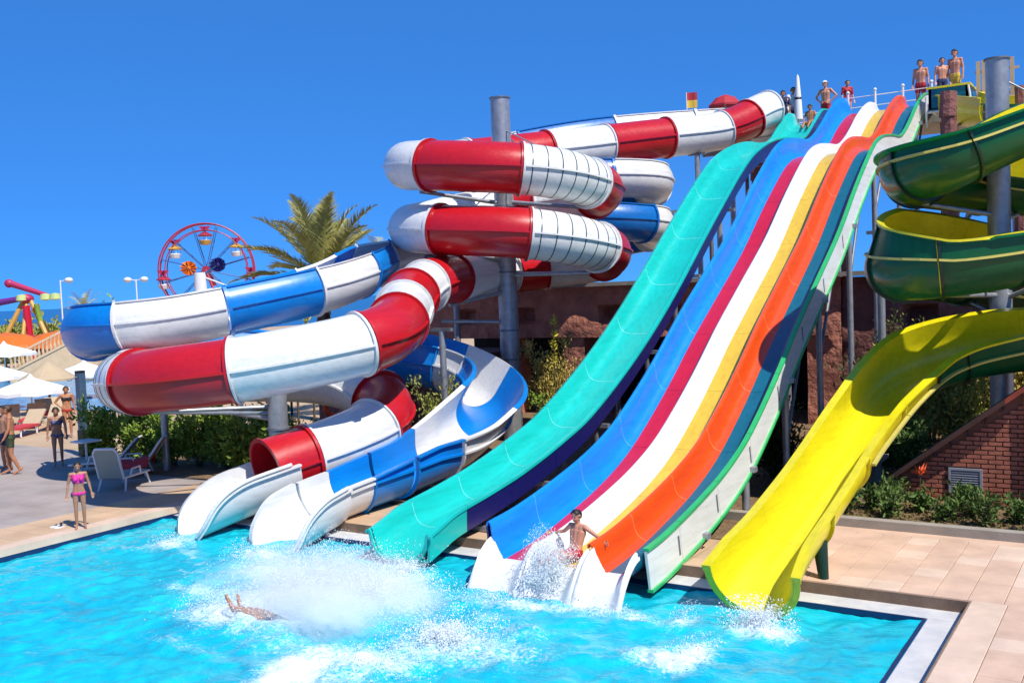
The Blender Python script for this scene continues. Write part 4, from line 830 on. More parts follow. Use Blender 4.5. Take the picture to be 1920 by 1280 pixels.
    me.name = 'body'; me.materials.clear(); root = tag(empty('person', loc, rz), label, 'person', group); root.scale = (sc, sc, sc)
    body = link('body', me, skin_, root); me.shade_smooth()
    nv = len(me.vertices); co = np.empty(nv*3); me.vertices.foreach_get('co', co); co = co.reshape(-1,3); no = np.empty(nv*3); me.vertices.foreach_get('normal', no); no = no.reshape(-1,3)
    best = np.full(nv, 1e9); tg = np.empty(nv, dtype=object)
    for a, ra, b, rb, t_ in pr:
        d, t = seg_d(co, a, b); d = d-(ra+(rb-ra)*t); mk = d < best; best[mk] = d[mk]; tg[mk] = t_
    polys = [tuple(p.vertices) for p in me.polygons]
    rel = (co-np.array(J['pelvis']))@np.array(ax); tl = (J['chest']-J['pelvis']).length
    hr = co-np.array(hd); hz_ = hr@np.array(hu); hy = hr@np.array(lk)
    def shell(name, mask, mat, off_):
        fs = [p for p in polys if all(mask[i] for i in p)]
        if not fs: return
        idx = sorted({i for p in fs for i in p}); mp = {i: k for k, i in enumerate(idx)}; n = len(idx)
        v = [tuple(co[i]+no[i]*off_) for i in idx]+[tuple(co[i]-no[i]*.004) for i in idx]; f2 = [tuple(mp[i] for i in p) for p in fs]
        ed = {}
        for p in f2:
            for k in range(len(p)): e = (p[k], p[(k+1)%len(p)]); ed[e] = 1
        f3 = f2+[(b,a,a+n,b+n) for a, b in ed if (b, a) not in ed]
        m2 = bpy.data.meshes.new(name); m2.from_pydata(v, [], f3); link(name, m2, mat, body).data.shade_smooth()
    T = lambda *a: np.isin(tg.astype(str), a)
    for nm, mat, kd in clothes:
        if kd == 'trunks': mk = T('pelvis','thighU')&(rel < tl*.22)
        elif kd == 'long': mk = T('pelvis','thighU','thighD')&(rel < tl*.2)
        elif kd == 'brief': mk = T('pelvis')&(rel < tl*.06)&(rel > -tl*.36)
        elif kd == 'bra': mk = (T('chest','belly','bust'))&(rel > tl*.80)&(rel < tl*1.12)
        elif kd == 'top': mk = (T('chest','belly','bust'))&(rel > tl*.66)&(rel < tl*1.28)
        else: mk = T('chest','belly','bust','uarm','pelvis')&(rel > -tl*.15)
        shell(nm, mk, mat, .009)
    hm = T('head','face','neck')&(((hz_ > .052)&(hy < .075))|((hy < .0)&(hz_ > -.045 if hairstyle == 'short' else hz_ > -.16)))
    if hairstyle == 'long': hm = T('head','face','neck')&(((hz_ > .05)&(hy < .08))|(hy < -.0))
    shell('hair', hm, hair, .014)
    if cap: shell('cap', T('head','face')&(hz_ > .055), cap, .022)
    for s in (-1, 1): MB().ell(hd+hl_*.032*s+lk*.094+hu*.012, (.012,.009,.008), 8, 5).build('eye', 'eye', body)
    MB().ell(hd+lk*.102-hu*.052, (.022,.008,.006), 8, 5).build('mouth', 'lip', body)
    return root
def face(dx, dy): return math.atan2(-dx, dy)      # rotation so that local +Y points along (dx, dy)
tocam = lambda x, y: face(10.08-x, -13.14-y)
W1 = dict(kn=1)
walk = dict(knR=(.095,.10,.51), anR=(.095,.05,.10), toR=(.11,.20,.04), knL=(-.095,.0,.50), anL=(-.095,-.18,.11), toL=(-.11,-.05,.03), elR=(.235,-.07,1.16), wrR=(.255,-.06,.92), haR=(.26,-.04,.84), elL=(-.235,.02,1.15), wrL=(-.25,.13,.93), haL=(-.25,.18,.86))
person('girl in a pink two-piece swimsuit standing at the pool edge', (-7.22,-2.0,.005), tocam(-7.2,-2), 1.28, 'skin_d', 'hairb', [('bikini_top','pink','top'),('bikini_bottom','pink','brief')], dict(elR=(.25,-.02,1.16), wrR=(.29,.06,.92), haR=(.3,.09,.84), elL=(-.25,-.02,1.16), wrL=(-.30,.05,.92), haL=(-.32,.08,.84)), True, .009, .92, 'people on the left', 'short')
person('man in dark green trunks walking at the left edge', (-14.7,1.0,0), face(-.6,-1), 1.80, 'skin_t', 'hairw', [('swim_trunks','trgreen','trunks')], walk, False, .011, 1.06, 'people on the left')
person('person half cut off by the left edge of the picture', (-15.35,1.25,0), face(.3,-1), 1.74, 'skin_d', 'hairb', [('swim_trunks','trblue','trunks')], None, False, .012, 1.05, 'people on the left')
person('woman in a slate blue bikini walking past the parasols', (-14.55,2.2,0), tocam(-14.5,2.2), 1.60, 'skin_d', 'hairb', [('bikini_top','bikblue','bra'),('bikini_bottom','bikblue','brief')], walk, True, .011, .95, 'people on the left', 'long')
person('woman in black bikini top and red bottoms with hand on hip', (-20.0,6.0,0), tocam(-20,6), 1.66, 'skin_t', 'hairw', [('bikini_top','bikblack','bra'),('bikini_bottom','bikred','brief')], dict(elR=(.36,-.08,1.2), wrR=(.2,.02,1.03), haR=(.14,.06,1.0)), True, .012, 1.05, 'people on the left', 'long')
# boy riding down the yellow lane
person('boy sitting in the spray at the foot of the yellow lane, arms out', (2.70,-.42,.13), face(-.15,-1), 1.42, 'skin_r', 'hairb', [('swim_trunks','trred','trunks')],
    dict(pelvis=(0,0,.12), waist=(0,-.06,.27), chest=(0,-.12,.48), neck=(0,-.13,.66), head=(0,-.10,.80), look=(0,1,-.15), shR=(.165,-.13,.60), shL=(-.165,-.13,.60), elR=(.38,-.2,.45), wrR=(.60,-.16,.40), haR=(.68,-.13,.39), elL=(-.38,-.2,.45), wrL=(-.58,-.14,.38), haL=(-.66,-.11,.36),
         hipR=(.085,.05,.11), hipL=(-.085,.05,.11), knR=(.12,.42,.22), knL=(-.12,.44,.20), anR=(.11,.80,.08), anL=(-.11,.82,.07), toR=(.12,.86,.20), toL=(-.12,.88,.19)), False, .009, .95, 'people on the slides')
# bather landing in the splash: feet and legs showing
person('bather landing on his back in the big splash, feet first', (-.02,-3.72,-.36), face(-1,-.12), 1.70, 'skin_t', 'hairb', [('swim_trunks','trblue','trunks')],
    dict(pelvis=(0,0,.04), waist=(0,-.15,.0), chest=(0,-.36,-.03), neck=(0,-.53,-.1), head=(0,-.66,-.14), look=(0,.3,1), shR=(.165,-.47,-.02), shL=(-.165,-.47,-.02), elR=(.35,-.3,.0), wrR=(.48,-.12,.0), haR=(.52,-.05,.0), elL=(-.35,-.3,.0), wrL=(-.48,-.12,.0), haL=(-.52,-.05,.0),
         hipR=(.085,.04,.06), hipL=(-.085,.04,.06), knR=(.10,.45,.21), knL=(-.09,.46,.24), anR=(.09,.86,.23), anL=(-.07,.87,.29), toR=(.1,.90,.37), toL=(-.09,.93,.43)), False, .010, 1.0, 'people in the pool')
# people waiting on the tower
tp = [(-1.5,23.3,1.66,'skin_t','hairb',[('tank_top','trblue','shirt'),('swim_trunks','trblue','trunks')],None,False,'person in dark top waiting left of the turquoise slide start',9.38),
      (-1.2,23.5,1.76,'skin_t','hairb',[('shirt','shirt','shirt'),('swim_trunks','trblue','long')],dict(elR=(.3,.12,1.25),wrR=(.36,.34,1.3),haR=(.38,.42,1.31)),False,'attendant in white shirt pointing on the tower',9.38),
      (0.0,23.4,1.80,'skin_r','hairw',[('swim_trunks','trred','long')],dict(elR=(.37,-.06,1.2),wrR=(.2,.03,1.03),haR=(.14,.06,1.0),elL=(-.37,-.06,1.2),wrL=(-.2,.03,1.03),haL=(-.14,.06,1.0)),False,'man with white cap and crimson trunks, hands on hips',9.38),
      (1.15,21.9,1.42,'skin_r','hairb',[('swimsuit','trred','shirt')],None,True,'child in red swimsuit behind the blue lane start',9.38),
      (3.55,21.6,1.76,'skin_r','hairb',[('swim_trunks','trred','trunks')],None,False,'tall boy in red trunks standing left of the green tub',9.30),
      (4.25,21.3,1.58,'skin_r','hairb',[('swim_trunks','trblue','trunks')],None,False,'shorter boy with dark trunks by the green tub',9.38),
      (4.62,21.4,1.80,'skin_r','hairb',[('swim_trunks','lyel','trunks')],None,False,'man with yellow trunks at the right above the green tub',9.38),
      (-3.6,23.4,1.62,'skin_r','hairw',[('swimsuit','bikred','shirt')],dict(elR=(.3,.1,1.2),wrR=(.15,.3,1.2),haR=(.1,.36,1.2)),True,'woman in red seen behind the red tube bend',9.38)]
for x, y, h, sk, ha_, cl, po, fe, lb, z in tp: person(lb, (x,y,z), tocam(x,y)+random.uniform(-.5,.5), h, sk, ha_, cl, po, fe, .016, 1.0, 'people waiting on the tower', cap='cap' if 'white cap' in lb else None)
person('child sitting at the mouth of the turquoise slide', (-.2,22.1,9.42), face(0,-1), 1.45, 'skin_t', 'hairb', [('swim_trunks','trgreen','trunks')], dict(pelvis=(0,0,.12), waist=(0,-.05,.28), chest=(0,-.08,.50), neck=(0,-.07,.68), head=(0,-.03,.82), look=(0,1,-.1), shR=(.165,-.08,.62), shL=(-.165,-.08,.62), elR=(.26,-.02,.38), wrR=(.22,.16,.24), haR=(.2,.22,.22), elL=(-.26,-.02,.38), wrL=(-.22,.16,.24), haL=(-.2,.22,.22), hipR=(.085,.05,.11), hipL=(-.085,.05,.11), knR=(.12,.40,.16), knL=(-.12,.42,.15), anR=(.11,.76,-.12), anL=(-.11,.78,-.13), toR=(.12,.86,-.06), toL=(-.12,.88,-.07)), False, .016, .95, 'people on the slides')
#@SPLIT5
# ================================================================ loungers, table, parasols, shower post
def lounger(label, x, y, rz, back, sling):
    o = tag(empty('sun_lounger', (x,y,0), rz), label, 'lounger', 'resin sun loungers'); w = .33; o.scale = (.9,.9,.9)
    fr = MB()
    for s in (-1, 1): fr.tube([(s*w,-.95,.30),(s*w,-.3,.32),(s*w,.35,.33)], .028, 8)
    fr.cyl((-w,-.95,.30),(w,-.95,.30),.028); fr.build('frame', 'lplast', o, 40)
    for sx in (-1, 1):
        for yy in (-.75, .25): MB().cyl((sx*w,yy,.31),(sx*(w+.04),yy+(-.1 if yy < 0 else .12),0),.03,.024,8).build('leg', 'lplast', o, 40)
        MB().tube([(sx*(w+.03),.1,.34),(sx*(w+.06),.05,.52),(sx*(w+.06),-.35,.52),(sx*(w+.03),-.42,.34)], .024, 8).build('armrest', 'lplast', o, 40)
    MB().box((-w+.03,-.93,.315),(w-.03,.34,.335)).build('seat_sling', sling, o)
    c, s_ = math.cos(back), math.sin(back); L = .82
    pts = [(-w,0),(-w,L*.85),(-w*.75,L),(w*.75,L),(w,L*.85),(w,0)]
    P3 = [(a, .35+b*c, .335+b*s_) for a, b in pts]
    bk = MB().tube(P3, .03, 8).build('back_frame', 'lplast', o, 40)
    n_ = Vector((0,-s_,c))*.012
    MB().add([tuple(Vector(p)*1.0+n_) for p in [P3[0],P3[5],P3[4],P3[3],P3[2],P3[1]]]+[tuple(Vector(p)-n_) for p in [P3[0],P3[5],P3[4],P3[3],P3[2],P3[1]]], [(0,1,2,3,4,5),(11,10,9,8,7,6)]+[(i,(i+1)%6+0,(i+1)%6+6,i+6) for i in range(6)]).build('back_sling', sling, o)
    return o
lounger('grey sling sun lounger with upright back behind the girl', -10.05, .85, R(205), R(72), 'sling')
lounger('grey sling lounger with raised back nearest the hedge on the left', -12.35, 2.15, R(-52), R(48), 'sling')
lounger('sand-coloured lounger with a red towel in front of the hedge', -11.3, 2.2, R(-52), R(55), 'sand_sling')
tw_ = MB(); 
for i in range(9):
    for j in range(6):
        pass
vv = []; n1_, n2_ = 12, 8
for i in range(n1_+1):
    for j in range(n2_+1):
        u, v = i/n1_-.5, j/n2_-.5; e = max(0, abs(v)-.36)
        vv.append((v*.8, u*.85, .06+.05*noise.noise(Vector((u*5, v*5, 1)))+.16*max(0, u)-1.3*e))
mb = MB().add(vv, [(i*(n2_+1)+j, i*(n2_+1)+j+1, (i+1)*(n2_+1)+j+1, (i+1)*(n2_+1)+j) for i in range(n1_) for j in range(n2_)])
o = mb.build('towel', 'towelr', None, 60); o.location = (-11.2, 2.1, .34); o.rotation_euler = (0,0,R(-52)); tag(o, 'crumpled red towel lying on the sand-coloured lounger', 'towel'); sd_ = o.modifiers.new('t', 'SOLIDIFY'); sd_.thickness = .015
o = tag(empty('side_table', (-13.3,2.2,0)), 'small square white side table on a slim leg by the hedge', 'table'); MB().box((-.27,-.27,.72),(.27,.27,.76)).build('top', 'lplast', o); MB().cyl((0,0,.02),(0,0,.72),.03,.03,10).build('leg', 'lplast', o, 40); MB().cyl((0,0,0),(0,0,.03),.2,.18,16).build('foot', 'lplast', o, 40)
o = tag(empty('shower_post', (-15.5,3.6,0)), 'tall blue-grey shower post with black foot beside the hedge', 'shower'); MB().box((-.1,-.1,.75),(.1,.1,2.35)).build('panel', 'shade', o); MB().box((-.12,-.12,0),(.12,.12,.745)).build('foot', 'black', o); MB().cyl((0,-.1,2.25),(0,-.32,2.2),.015).ell((0,-.34,2.18),(.07,.07,.025)).build('shower_head', 'steel', o, 40); MB().box((-.1,-.1,2.352),(.1,.1,2.42)).build('cap', 'black', o)
# flip-flops by the girl
o = tag(empty('flip_flops', (-7.75,-2.15,0)), 'pair of pale flip-flops on the deck beside the girl', 'shoes')
for s in (-1, 1): MB().lathe([(0.001,0),(.11,0),(.115,.012),(.105,.022),(.001,.022)], (s*.07, 0, 0), 14, .42, 1.).build('sole', 'lplast', o, 40); MB().tube([(s*.07-.035,-.02,.02),(s*.07,.04,.05),(s*.07+.035,-.02,.02)], .006, 6).build('strap', 'bikblack', o)
def parasol(label, x, y, r, h, peak=.55):
    o = tag(empty('parasol', (x,y,-.05)), label, 'parasol', 'white beach parasols'); MB().cyl((0,0,0),(0,0,h),.03,.03,8).build('pole', 'whitep', o); MB().cyl((0,0,0),(0,0,.1),.3,.25,12).build('base', 'conc', o)
    n = 8; prof = [(.0,peak+.12),(.05,peak+.02),(.12,peak*.82),(.35,peak*.62),(.7,peak*.30),(1.0,.0),(1.0,-.12)]; vs = []; fs = []
    for rr, z in prof:
        for i in range(n*2):
            a = math.pi*i/n; q = rr*r*(1 if i % 2 == 0 else .955); vs.append((math.cos(a)*q, math.sin(a)*q, h-.6+z-(.05*rr if i % 2 else 0)))
    for k in range(len(prof)-1):
        for i in range(n*2): fs.append((k*n*2+i, k*n*2+(i+1)%(n*2), (k+1)*n*2+(i+1)%(n*2), (k+1)*n*2+i))
    me = MB().add(vs, fs).build('canopy', 'fab', o); sdm = me.modifiers.new('t', 'SOLIDIFY'); sdm.thickness = .012
    for i in range(n): a = 2*math.pi*i/n; MB().cyl((0,0,h-.1),(math.cos(a)*r*.97,math.sin(a)*r*.97,h-.64),.01,.01,5).build('rib', 'whitep', o)
for lb, px, py, d, r, h in (('nearest white parasol with pointed top left of the tube end',58,731,37,1.35,2.55),('white parasol half hidden behind the striped tube end',158,698,46,1.35,2.45),('white parasol at the left edge below the orange ride',8,662,50,1.5,2.9),('white parasol cut by the left edge, lower one',-8,705,42,1.35,2.5),('far white parasol beyond the blue pool',192,700,58,1.3,2.3)):
    p = dp(px, py, d); parasol(lb, p.x, p.y, r, p.z+.6+.05, .5)
# second pool and beach strip in the distance
def poly(name, pts, z, mat):
    o = MB().add([(p.x, p.y, z) for p in pts], [tuple(range(len(pts)))]).build(name, mat); o['kind'] = 'structure'; return o
m_, t_, b_ = new_mat('far_pool_water'); tc = nd(t_, 'ShaderNodeTexCoord'); n_ = nd(t_, 'ShaderNodeTexNoise', Scale=2.2, Detail=6.); cr = nd(t_, 'ShaderNodeValToRGB'); cr.color_ramp.elements[0].position = .35; cr.color_ramp.elements[1].position = .65
cr.color_ramp.elements[0].color = (.01, .16, .42, 1); cr.color_ramp.elements[1].color = (.06, .42, .70, 1); t_.links.new(tc.outputs['Object'], n_.inputs['Vector']); t_.links.new(n_.outputs['Fac'], cr.inputs['Fac']); t_.links.new(cr.outputs[0], b_.inputs['Base Color']); b_.inputs['Roughness'].default_value = .2
bq = nd(t_, 'ShaderNodeBump', Strength=.5, Distance=.1); t_.links.new(n_.outputs['Fac'], bq.inputs['Height']); t_.links.new(bq.outputs['Normal'], b_.inputs['Normal']); M['pool2'] = m_
poly('far_pool', [gp(-260,768,-.02), gp(330,768,-.02), gp(330,706,-.02), gp(-260,706,-.02)], -.02, 'pool2')
# loungers on the far pool's edge (tiny in view)
for k, (px, py) in enumerate(((50,812),(100,800),(62,797),(20,800),(88,786),(112,782))):
    p = gp(px, py, 0); o = tag(empty('far_lounger', (p.x,p.y,-.03), R(30+k*9)), ['far sand-coloured lounger behind the walking man','far lounger left of the woman with hand on hip','far lounger between the walking woman and the blue pool','far lounger at the left edge by the blue pool','far lounger on the edge of the blue pool','far lounger nearest the shower post'][k], 'lounger', 'far loungers by the blue pool')
    MB().box((-.3,-.9,.25),(.3,.3,.33)).build('seat', 'sand_sling' if k % 2 else 'towelr', o); MB().bar((0,.3,.30),(0,.8,.75),.6,.06).build('back', 'sand_sling', o)
    for sx in (-.25, .25):
        for yy in (-.8, .2): MB().cyl((sx,yy,0),(sx,yy,.25),.03).build('leg', 'lplast', o)
# thatched beach shade far left
p = gp(60, 790, 0); o = tag(empty('straw_shade', (p.x-2,p.y+2,-.05)), 'small straw sunshade standing beyond the walking man', 'sunshade'); MB().cyl((0,0,0),(0,0,1.7),.05).build('pole', 'trunk', o); MB().lathe([(.02,2.15),(.5,1.85),(1.1,1.45),(1.1,1.38),(.5,1.75),(.02,2.0)], n=14).build('thatch', 'sand_sling', o)
# cream balustraded ramp
a, b2 = dp(18, 700, 58), dp(178, 618, 60); rm = tag(empty('cream_ramp', (a.x,a.y,-.05)), 'cream ramp with balustrade climbing to the right behind the parasols', 'ramp'); dv = b2-a; hd_ = Vector((dv.x, dv.y, 0)).normalized(); sdv = Vector((-hd_.y, hd_.x, 0)); Lr = Vector((dv.x,dv.y,0)).length
def rp_(u, s, z): q = hd_*u*Lr+sdv*s; return (q.x, q.y, z)
z0, z1 = max(.1, a.z), b2.z
MB().add([rp_(0,0,-.0),rp_(1,0,0),rp_(1,0,z1),rp_(0,0,z0),rp_(0,2.4,0),rp_(1,2.4,0),rp_(1,2.4,z1),rp_(0,2.4,z0)],[(0,1,2,3),(5,4,7,6),(3,2,6,7),(4,0,3,7),(1,5,6,2)]).build('ramp_body', 'cream', rm)
MB().bar(rp_(0,.05,z0+.95), rp_(1,.05,z1+.95), .2, .12).build('handrail', 'cream', rm); MB().bar(rp_(0,.05,z0+.1), rp_(1,.05,z1+.1), .22, .14).build('plinth', 'cream', rm)
for k in range(22): u = (k+.5)/22; z = z0+(z1-z0)*u; MB().lathe([(.06,.1),(.085,.3),(.05,.55),(.075,.85)], rp_(u,.05,z), 8).build('baluster', 'cream', rm)
#@SPLIT6
# ================================================================ amusement rides far behind
def ferris(px, py, d, rad):
    c = dp(px, py, d); o = tag(empty('ferris_wheel', (c.x,c.y,-.05), math.atan2(ex.y, ex.x)+.12), 'red and violet ferris wheel standing behind the blue flume', 'ferris wheel'); zc = c.z+.05
    for yy in (-.45, .45):
        rm = MB(); n = 48
        for rr, w in ((rad,.075),(rad*.86,.05)): rm.tube([(math.cos(2*math.pi*i/n)*rr, yy, zc+math.sin(2*math.pi*i/n)*rr) for i in range(n+1)], w, 6)
        rm.build('rim', 'wheelred', o)
        for k in range(12): a = math.pi*k/6+.26; MB().cyl((0,yy,zc),(math.cos(a)*rad*.95,yy,zc+math.sin(a)*rad*.95),.045,.045,5).build('spoke', 'ferris_blue', o)
        for s in (-1, 1): MB().cyl((0,yy*1.6,zc),(s*rad*.62,yy*3.2,0),.13,.16,8).build('leg', 'wheelred', o)
    MB().cyl((0,-.6,zc),(0,.6,zc),.35,.35,14).build('hub', 'wheelred', o)
    for k in range(8):
        a = math.pi/4*k+math.pi/2; x, z = math.cos(a)*rad*.92, zc+math.sin(a)*rad*.92; MB().cyl((x,-.5,z),(x,.5,z),.06,.06,6).build('axle', 'wheelred', o)
        cb = MB().lathe([(.05,-1.6),(.42,-1.55),(.55,-1.2),(.52,-1.15)], (x,0,z), 12).build('cabin', 'lplast' if k % 3 else 'gold', o); MB().lathe([(.02,-.35),(.35,-.5),(.68,-.72),(.66,-.78),(.02,-.6)], (x,0,z), 12).build('cabin_roof', 'wheelred' if k % 2 == 0 else 'gold', cb)
        for q in range(4): b = q*math.pi/2+.4; MB().cyl((x+math.cos(b)*.48,math.sin(b)*.48,z-1.2),(x+math.cos(b)*.48,math.sin(b)*.48,z-.7),.03,.03,5).build('cabin_post', 'whitep', cb)
        MB().add([(x-.55,0.02,z+.10),(x+.55,0.02,z+.10),(x+.1,.02,z-.35),(x-.1,.02,z-.35),(x-.55,-.06,z+.10),(x+.55,-.06,z+.10),(x+.1,-.06,z-.35),(x-.1,-.06,z-.35)],[(0,3,2,1),(4,5,6,7),(0,1,5,4),(2,3,7,6),(1,2,6,5),(3,0,4,7)]).build('hanger', 'magenta', o)
ferris(388, 506, 90, 4.15)
# flower-topped ride column in front of the wheel
c = dp(375, 520, 72); o = tag(empty('flower_ride', (c.x,c.y,-.05), math.atan2(ex.y, ex.x)), 'white ride column carrying orange and dark blue star blooms', 'ride'); MB().cyl((0,0,0),(0,0,c.z+.4),.55,.42,16).build('column', 'lplast', o, 40)
for sx, mt_, zz in ((-.75,'orangep',.75),(1.35,'navy',.9)):
    hb = MB().ell((sx,0,c.z+zz),(.18,.18,.18)).build('bloom', mt_, o)
    for k in range(11): a = 2*math.pi*k/11; MB().add([(sx,-.05,c.z+zz),(sx+math.cos(a)*.5-math.sin(a)*.14,0,c.z+zz+math.sin(a)*.5+math.cos(a)*.14),(sx+math.cos(a)*.66,-.25,c.z+zz+math.sin(a)*.5),(sx+math.cos(a)*.5+math.sin(a)*.14,0,c.z+zz+math.sin(a)*.5-math.cos(a)*.14),(sx,.1,c.z+zz)],[(0,1,2),(0,2,3),(4,2,1),(4,3,2)]).build('petal', mt_, hb)
    MB().cyl((0,0,c.z+.1),(sx,0,c.z+zz),.09,.09,8).build('arm', 'ferris_blue', o)
MB().cyl((.2,0,c.z+.1),(2.6,-.3,c.z-.9),.06,.06,6).build('strut', 'whitep', o)
# claw ride at the far left
c = dp(50, 560, 72); o = tag(empty('pendulum_ride', (c.x,c.y,-.05), math.atan2(ex.y, ex.x)), 'orange-legged pendulum ride with purple and red arm at the far left', 'ride'); zt = c.z+.05; 
for sx, sy, w in ((-2.3,-1.6,.16),(2.9,-1.6,.16),(-1.5,1.8,.14),(1.9,1.8,.14),(.2,-2.2,.13)): MB().cyl((.25*sx*.3,0,zt),(sx,sy,0),w,w*1.1,8).build('leg', 'gold', o, 40)
MB().ell((0,0,zt),(.5,.5,.35)).build('hub', 'magenta', o, 60); MB().cyl((-3.2,0,zt-.35),(-.2,0,zt+.05),.28,.2,10).build('arm', 'purple', o, 40); MB().cyl((-1.0,0,zt+1.1),(1.7,0,zt+.1),.24,.16,10).build('upper_arm', 'magenta', o, 40)
MB().ell((-1.2,0,zt+1.15),(.34,.3,.32)).build('counterweight', 'magenta', o, 60)
for x in (-.2, 1.5, 2.2): MB().lathe([(.05,.28),(.36,.2),(.42,-.15),(.05,-.25)], (x,-.3,zt+.05), 10).build('gondola', 'palegreen', o, 40)
MB().cyl((.2,-.6,zt-.5),(.5,-.6,.4),.28,.2,8).build('pendulum', 'crim', o, 40); MB().cyl((.9,-.5,zt-.4),(1.6,-.5,.3),.2,.2,8).build('pendulum', 'hedge', o, 40)
for k, (px, py, d, w) in enumerate(((10,632,64,2.6),(110,628,66,2.4),(60,636,66,1.8))):
    c = dp(px, py, d); o = tag(empty('orange_canopy', (c.x,c.y,-.05)), ['orange ride canopy at the left edge under the pendulum ride','orange ride canopy above the cream ramp','small orange-red canopy between the ride legs'][k], 'canopy', 'orange ride canopies'); h = c.z
    MB().lathe([(.05,h+.35),(w*.5,h+.15),(w*.95,h-.45),(w,h-.75),(w*.93,h-.75)], n=14).build('roof', 'orangep' if k < 2 else 'trred', o)
    for q in range(6): a = q*math.pi/3; MB().cyl((math.cos(a)*w*.9,math.sin(a)*w*.9,0),(math.cos(a)*w*.9,math.sin(a)*w*.9,h-.7),.06).build('post', 'gold', o)
# far low greenery and buildings behind the rides
for k, (px, py, d, h, w) in enumerate(((180,600,85,3.2,2.6),(95,606,88,2.8,2.2),(228,592,80,3.4,2.4),(5,604,80,2.6,2.2))):
    p = dp(px, py, d); bush('far_tree', ['far tree between the pendulum ride and the blue flume end','far tree behind the cream ramp','far tree peeping over the blue flume end','far tree at the left edge behind the orange canopies'][k], 'tree', p.x, p.y, h, w, 'tamag' if k % 2 else 'hedge', 'far trees', 1800, .42, 9, .4, seed=90+k)
# lamp posts
for k, (px, py, d, heads) in enumerate(((113,532,70,1),(255,530,72,2))):
    c = dp(px, py, d); o = tag(empty('lamp_post', (c.x,c.y,-.05)), ['far single-headed lamp post left of the blue flume','far double-headed lamp post above the blue flume'][k], 'lamp post', 'far lamp posts'); MB().cyl((0,0,0),(0,0,c.z+.3),.06,.045,8).build('pole', 'whitep', o)
    for s in ((-1, 1) if heads == 2 else (1,)):
        MB().cyl((0,0,c.z+.2),(s*.55*ex.x,s*.55*ex.y,c.z+.35),.03).build('bracket', 'whitep', o); MB().ell((s*.6*ex.x,s*.6*ex.y,c.z+.28),(.3,.3,.2)).build('lamp_head', 'lampg', o, 60)
# tower-top extras: folded white parasols, red parasol, guard flag
for k, (px, py, yb, d, lb) in enumerate(((1497,140,208,36.6,'folded white parasol standing among the people on the tower'),)):
    t0, b0 = dp(px, py, d), dp(px, yb, d); o = tag(empty('folded_parasol', (b0.x,b0.y,9.38)), lb, 'parasol'); h = t0.z-9.38; MB().cyl((0,0,0),(0,0,h),.025).build('pole', 'whitep', o); MB().lathe([(.02,h),(.06,h-.12),(.13,h*.55),(.16,h*.25),(.10,h*.22),(.02,h*.25)], n=10).build('folded_canopy', 'fab', o, 40); MB().lathe([(.12,h*.62),(.135,h*.6),(.12,h*.57)], n=10).build('tie_band', 'black', o)
c = dp(1360, 195, 37.0); o = tag(empty('red_parasol', (c.x,c.y,9.38)), 'red parasol open above the white start of the tube slide', 'parasol'); MB().cyl((0,0,0),(0,0,c.z-9.38+.2),.025).build('pole', 'whitep', o); MB().lathe([(.02,c.z-9.38+.34),(.35,c.z-9.38+.22),(.62,c.z-9.38-.05),(.62,c.z-9.38-.12),(.3,c.z-9.38+.1)], n=10).build('canopy', 'trred', o)
c = dp(1288, 210, 37.0); o = tag(empty('flag', (c.x,c.y,8.9)), 'small red and yellow lifeguard flag above the white tube band', 'flag'); hh = c.z-8.9+.7; MB().cyl((0,0,0),(0,0,hh),.018).build('pole', 'whitep', o)
def cloth(z0, z1): 
    return MB().add([(.0+.05*i*ex.x*2, .05*i*ex.y*2+.03*math.sin(i*1.3), z) for z in (z0, z1) for i in range(5)]+[(.0+.05*i*ex.x*2, .05*i*ex.y*2+.03*math.sin(i*1.3)+.008, z) for z in (z0, z1) for i in range(5)], [(i,i+1,i+6,i+5) for i in range(4)]+[(i+11,i+10,i+15,i+16) for i in range(4)])
cloth(hh-.28, hh).build('red_half', 'trred', o); cloth(hh-.56, hh-.282).build('yellow_half', 'lyel', o)
# orange lifebuoy hanging below the front tube
c = dp(628, 758, 24.6); o = tag(empty('lifebuoy', (c.x,c.y,c.z), math.atan2(ex.y, ex.x)), 'orange lifebuoy hanging behind the lower red tube bend', 'lifebuoy')
vs = []; n, k_ = 24, 10
for i in range(n):
    a = 2*math.pi*i/n
    for j in range(k_): b = 2*math.pi*j/k_; rr = .30+.09*math.cos(b); vs.append((rr*math.cos(a)*.8, .09*math.sin(b), rr*math.sin(a)))
MB().add(vs, [(i*k_+j, ((i+1)%n)*k_+j, ((i+1)%n)*k_+(j+1)%k_, i*k_+(j+1)%k_) for i in range(n) for j in range(k_)]).build('ring', 'oran', o, 60)
MB().cyl((0,0,.38),(0,0,.9),.01,.01,5).build('rope', 'whitep', o)
# wooden stakes in the hedge gap
for k, (px, d) in enumerate(((548,25.5),(560,25.3),(590,25.6))):
    p = dp(px, 800, d); o = MB().cyl((0,0,0),(.02,0,2.1),.035,.03,7).build('wooden_stake', 'trunk'); o.location = (p.x,p.y,-.05); tag(o, ['left wooden stake behind the stout steel column','middle wooden stake behind the stout steel column','right wooden stake beside the lifebuoy'][k], 'stake', 'wooden stakes')
# pump house behind the stakes, the shade put into its dark wall colour
o = tag(empty('pump_house', (-9.6,9.2,0)), 'low dark brown pump house in shade behind the lower tubes', 'hut'); MB().box((-2.2,0,0),(3.6,2.4,2.3)).build('wall', 'rockd', o); MB().box((-2.5,-.3,2.3),(3.9,2.7,2.45)).build('roof', 'roof', o); MB().box((.6,-.04,0),(1.5,-.002,1.95)).build('door', 'dark', o)
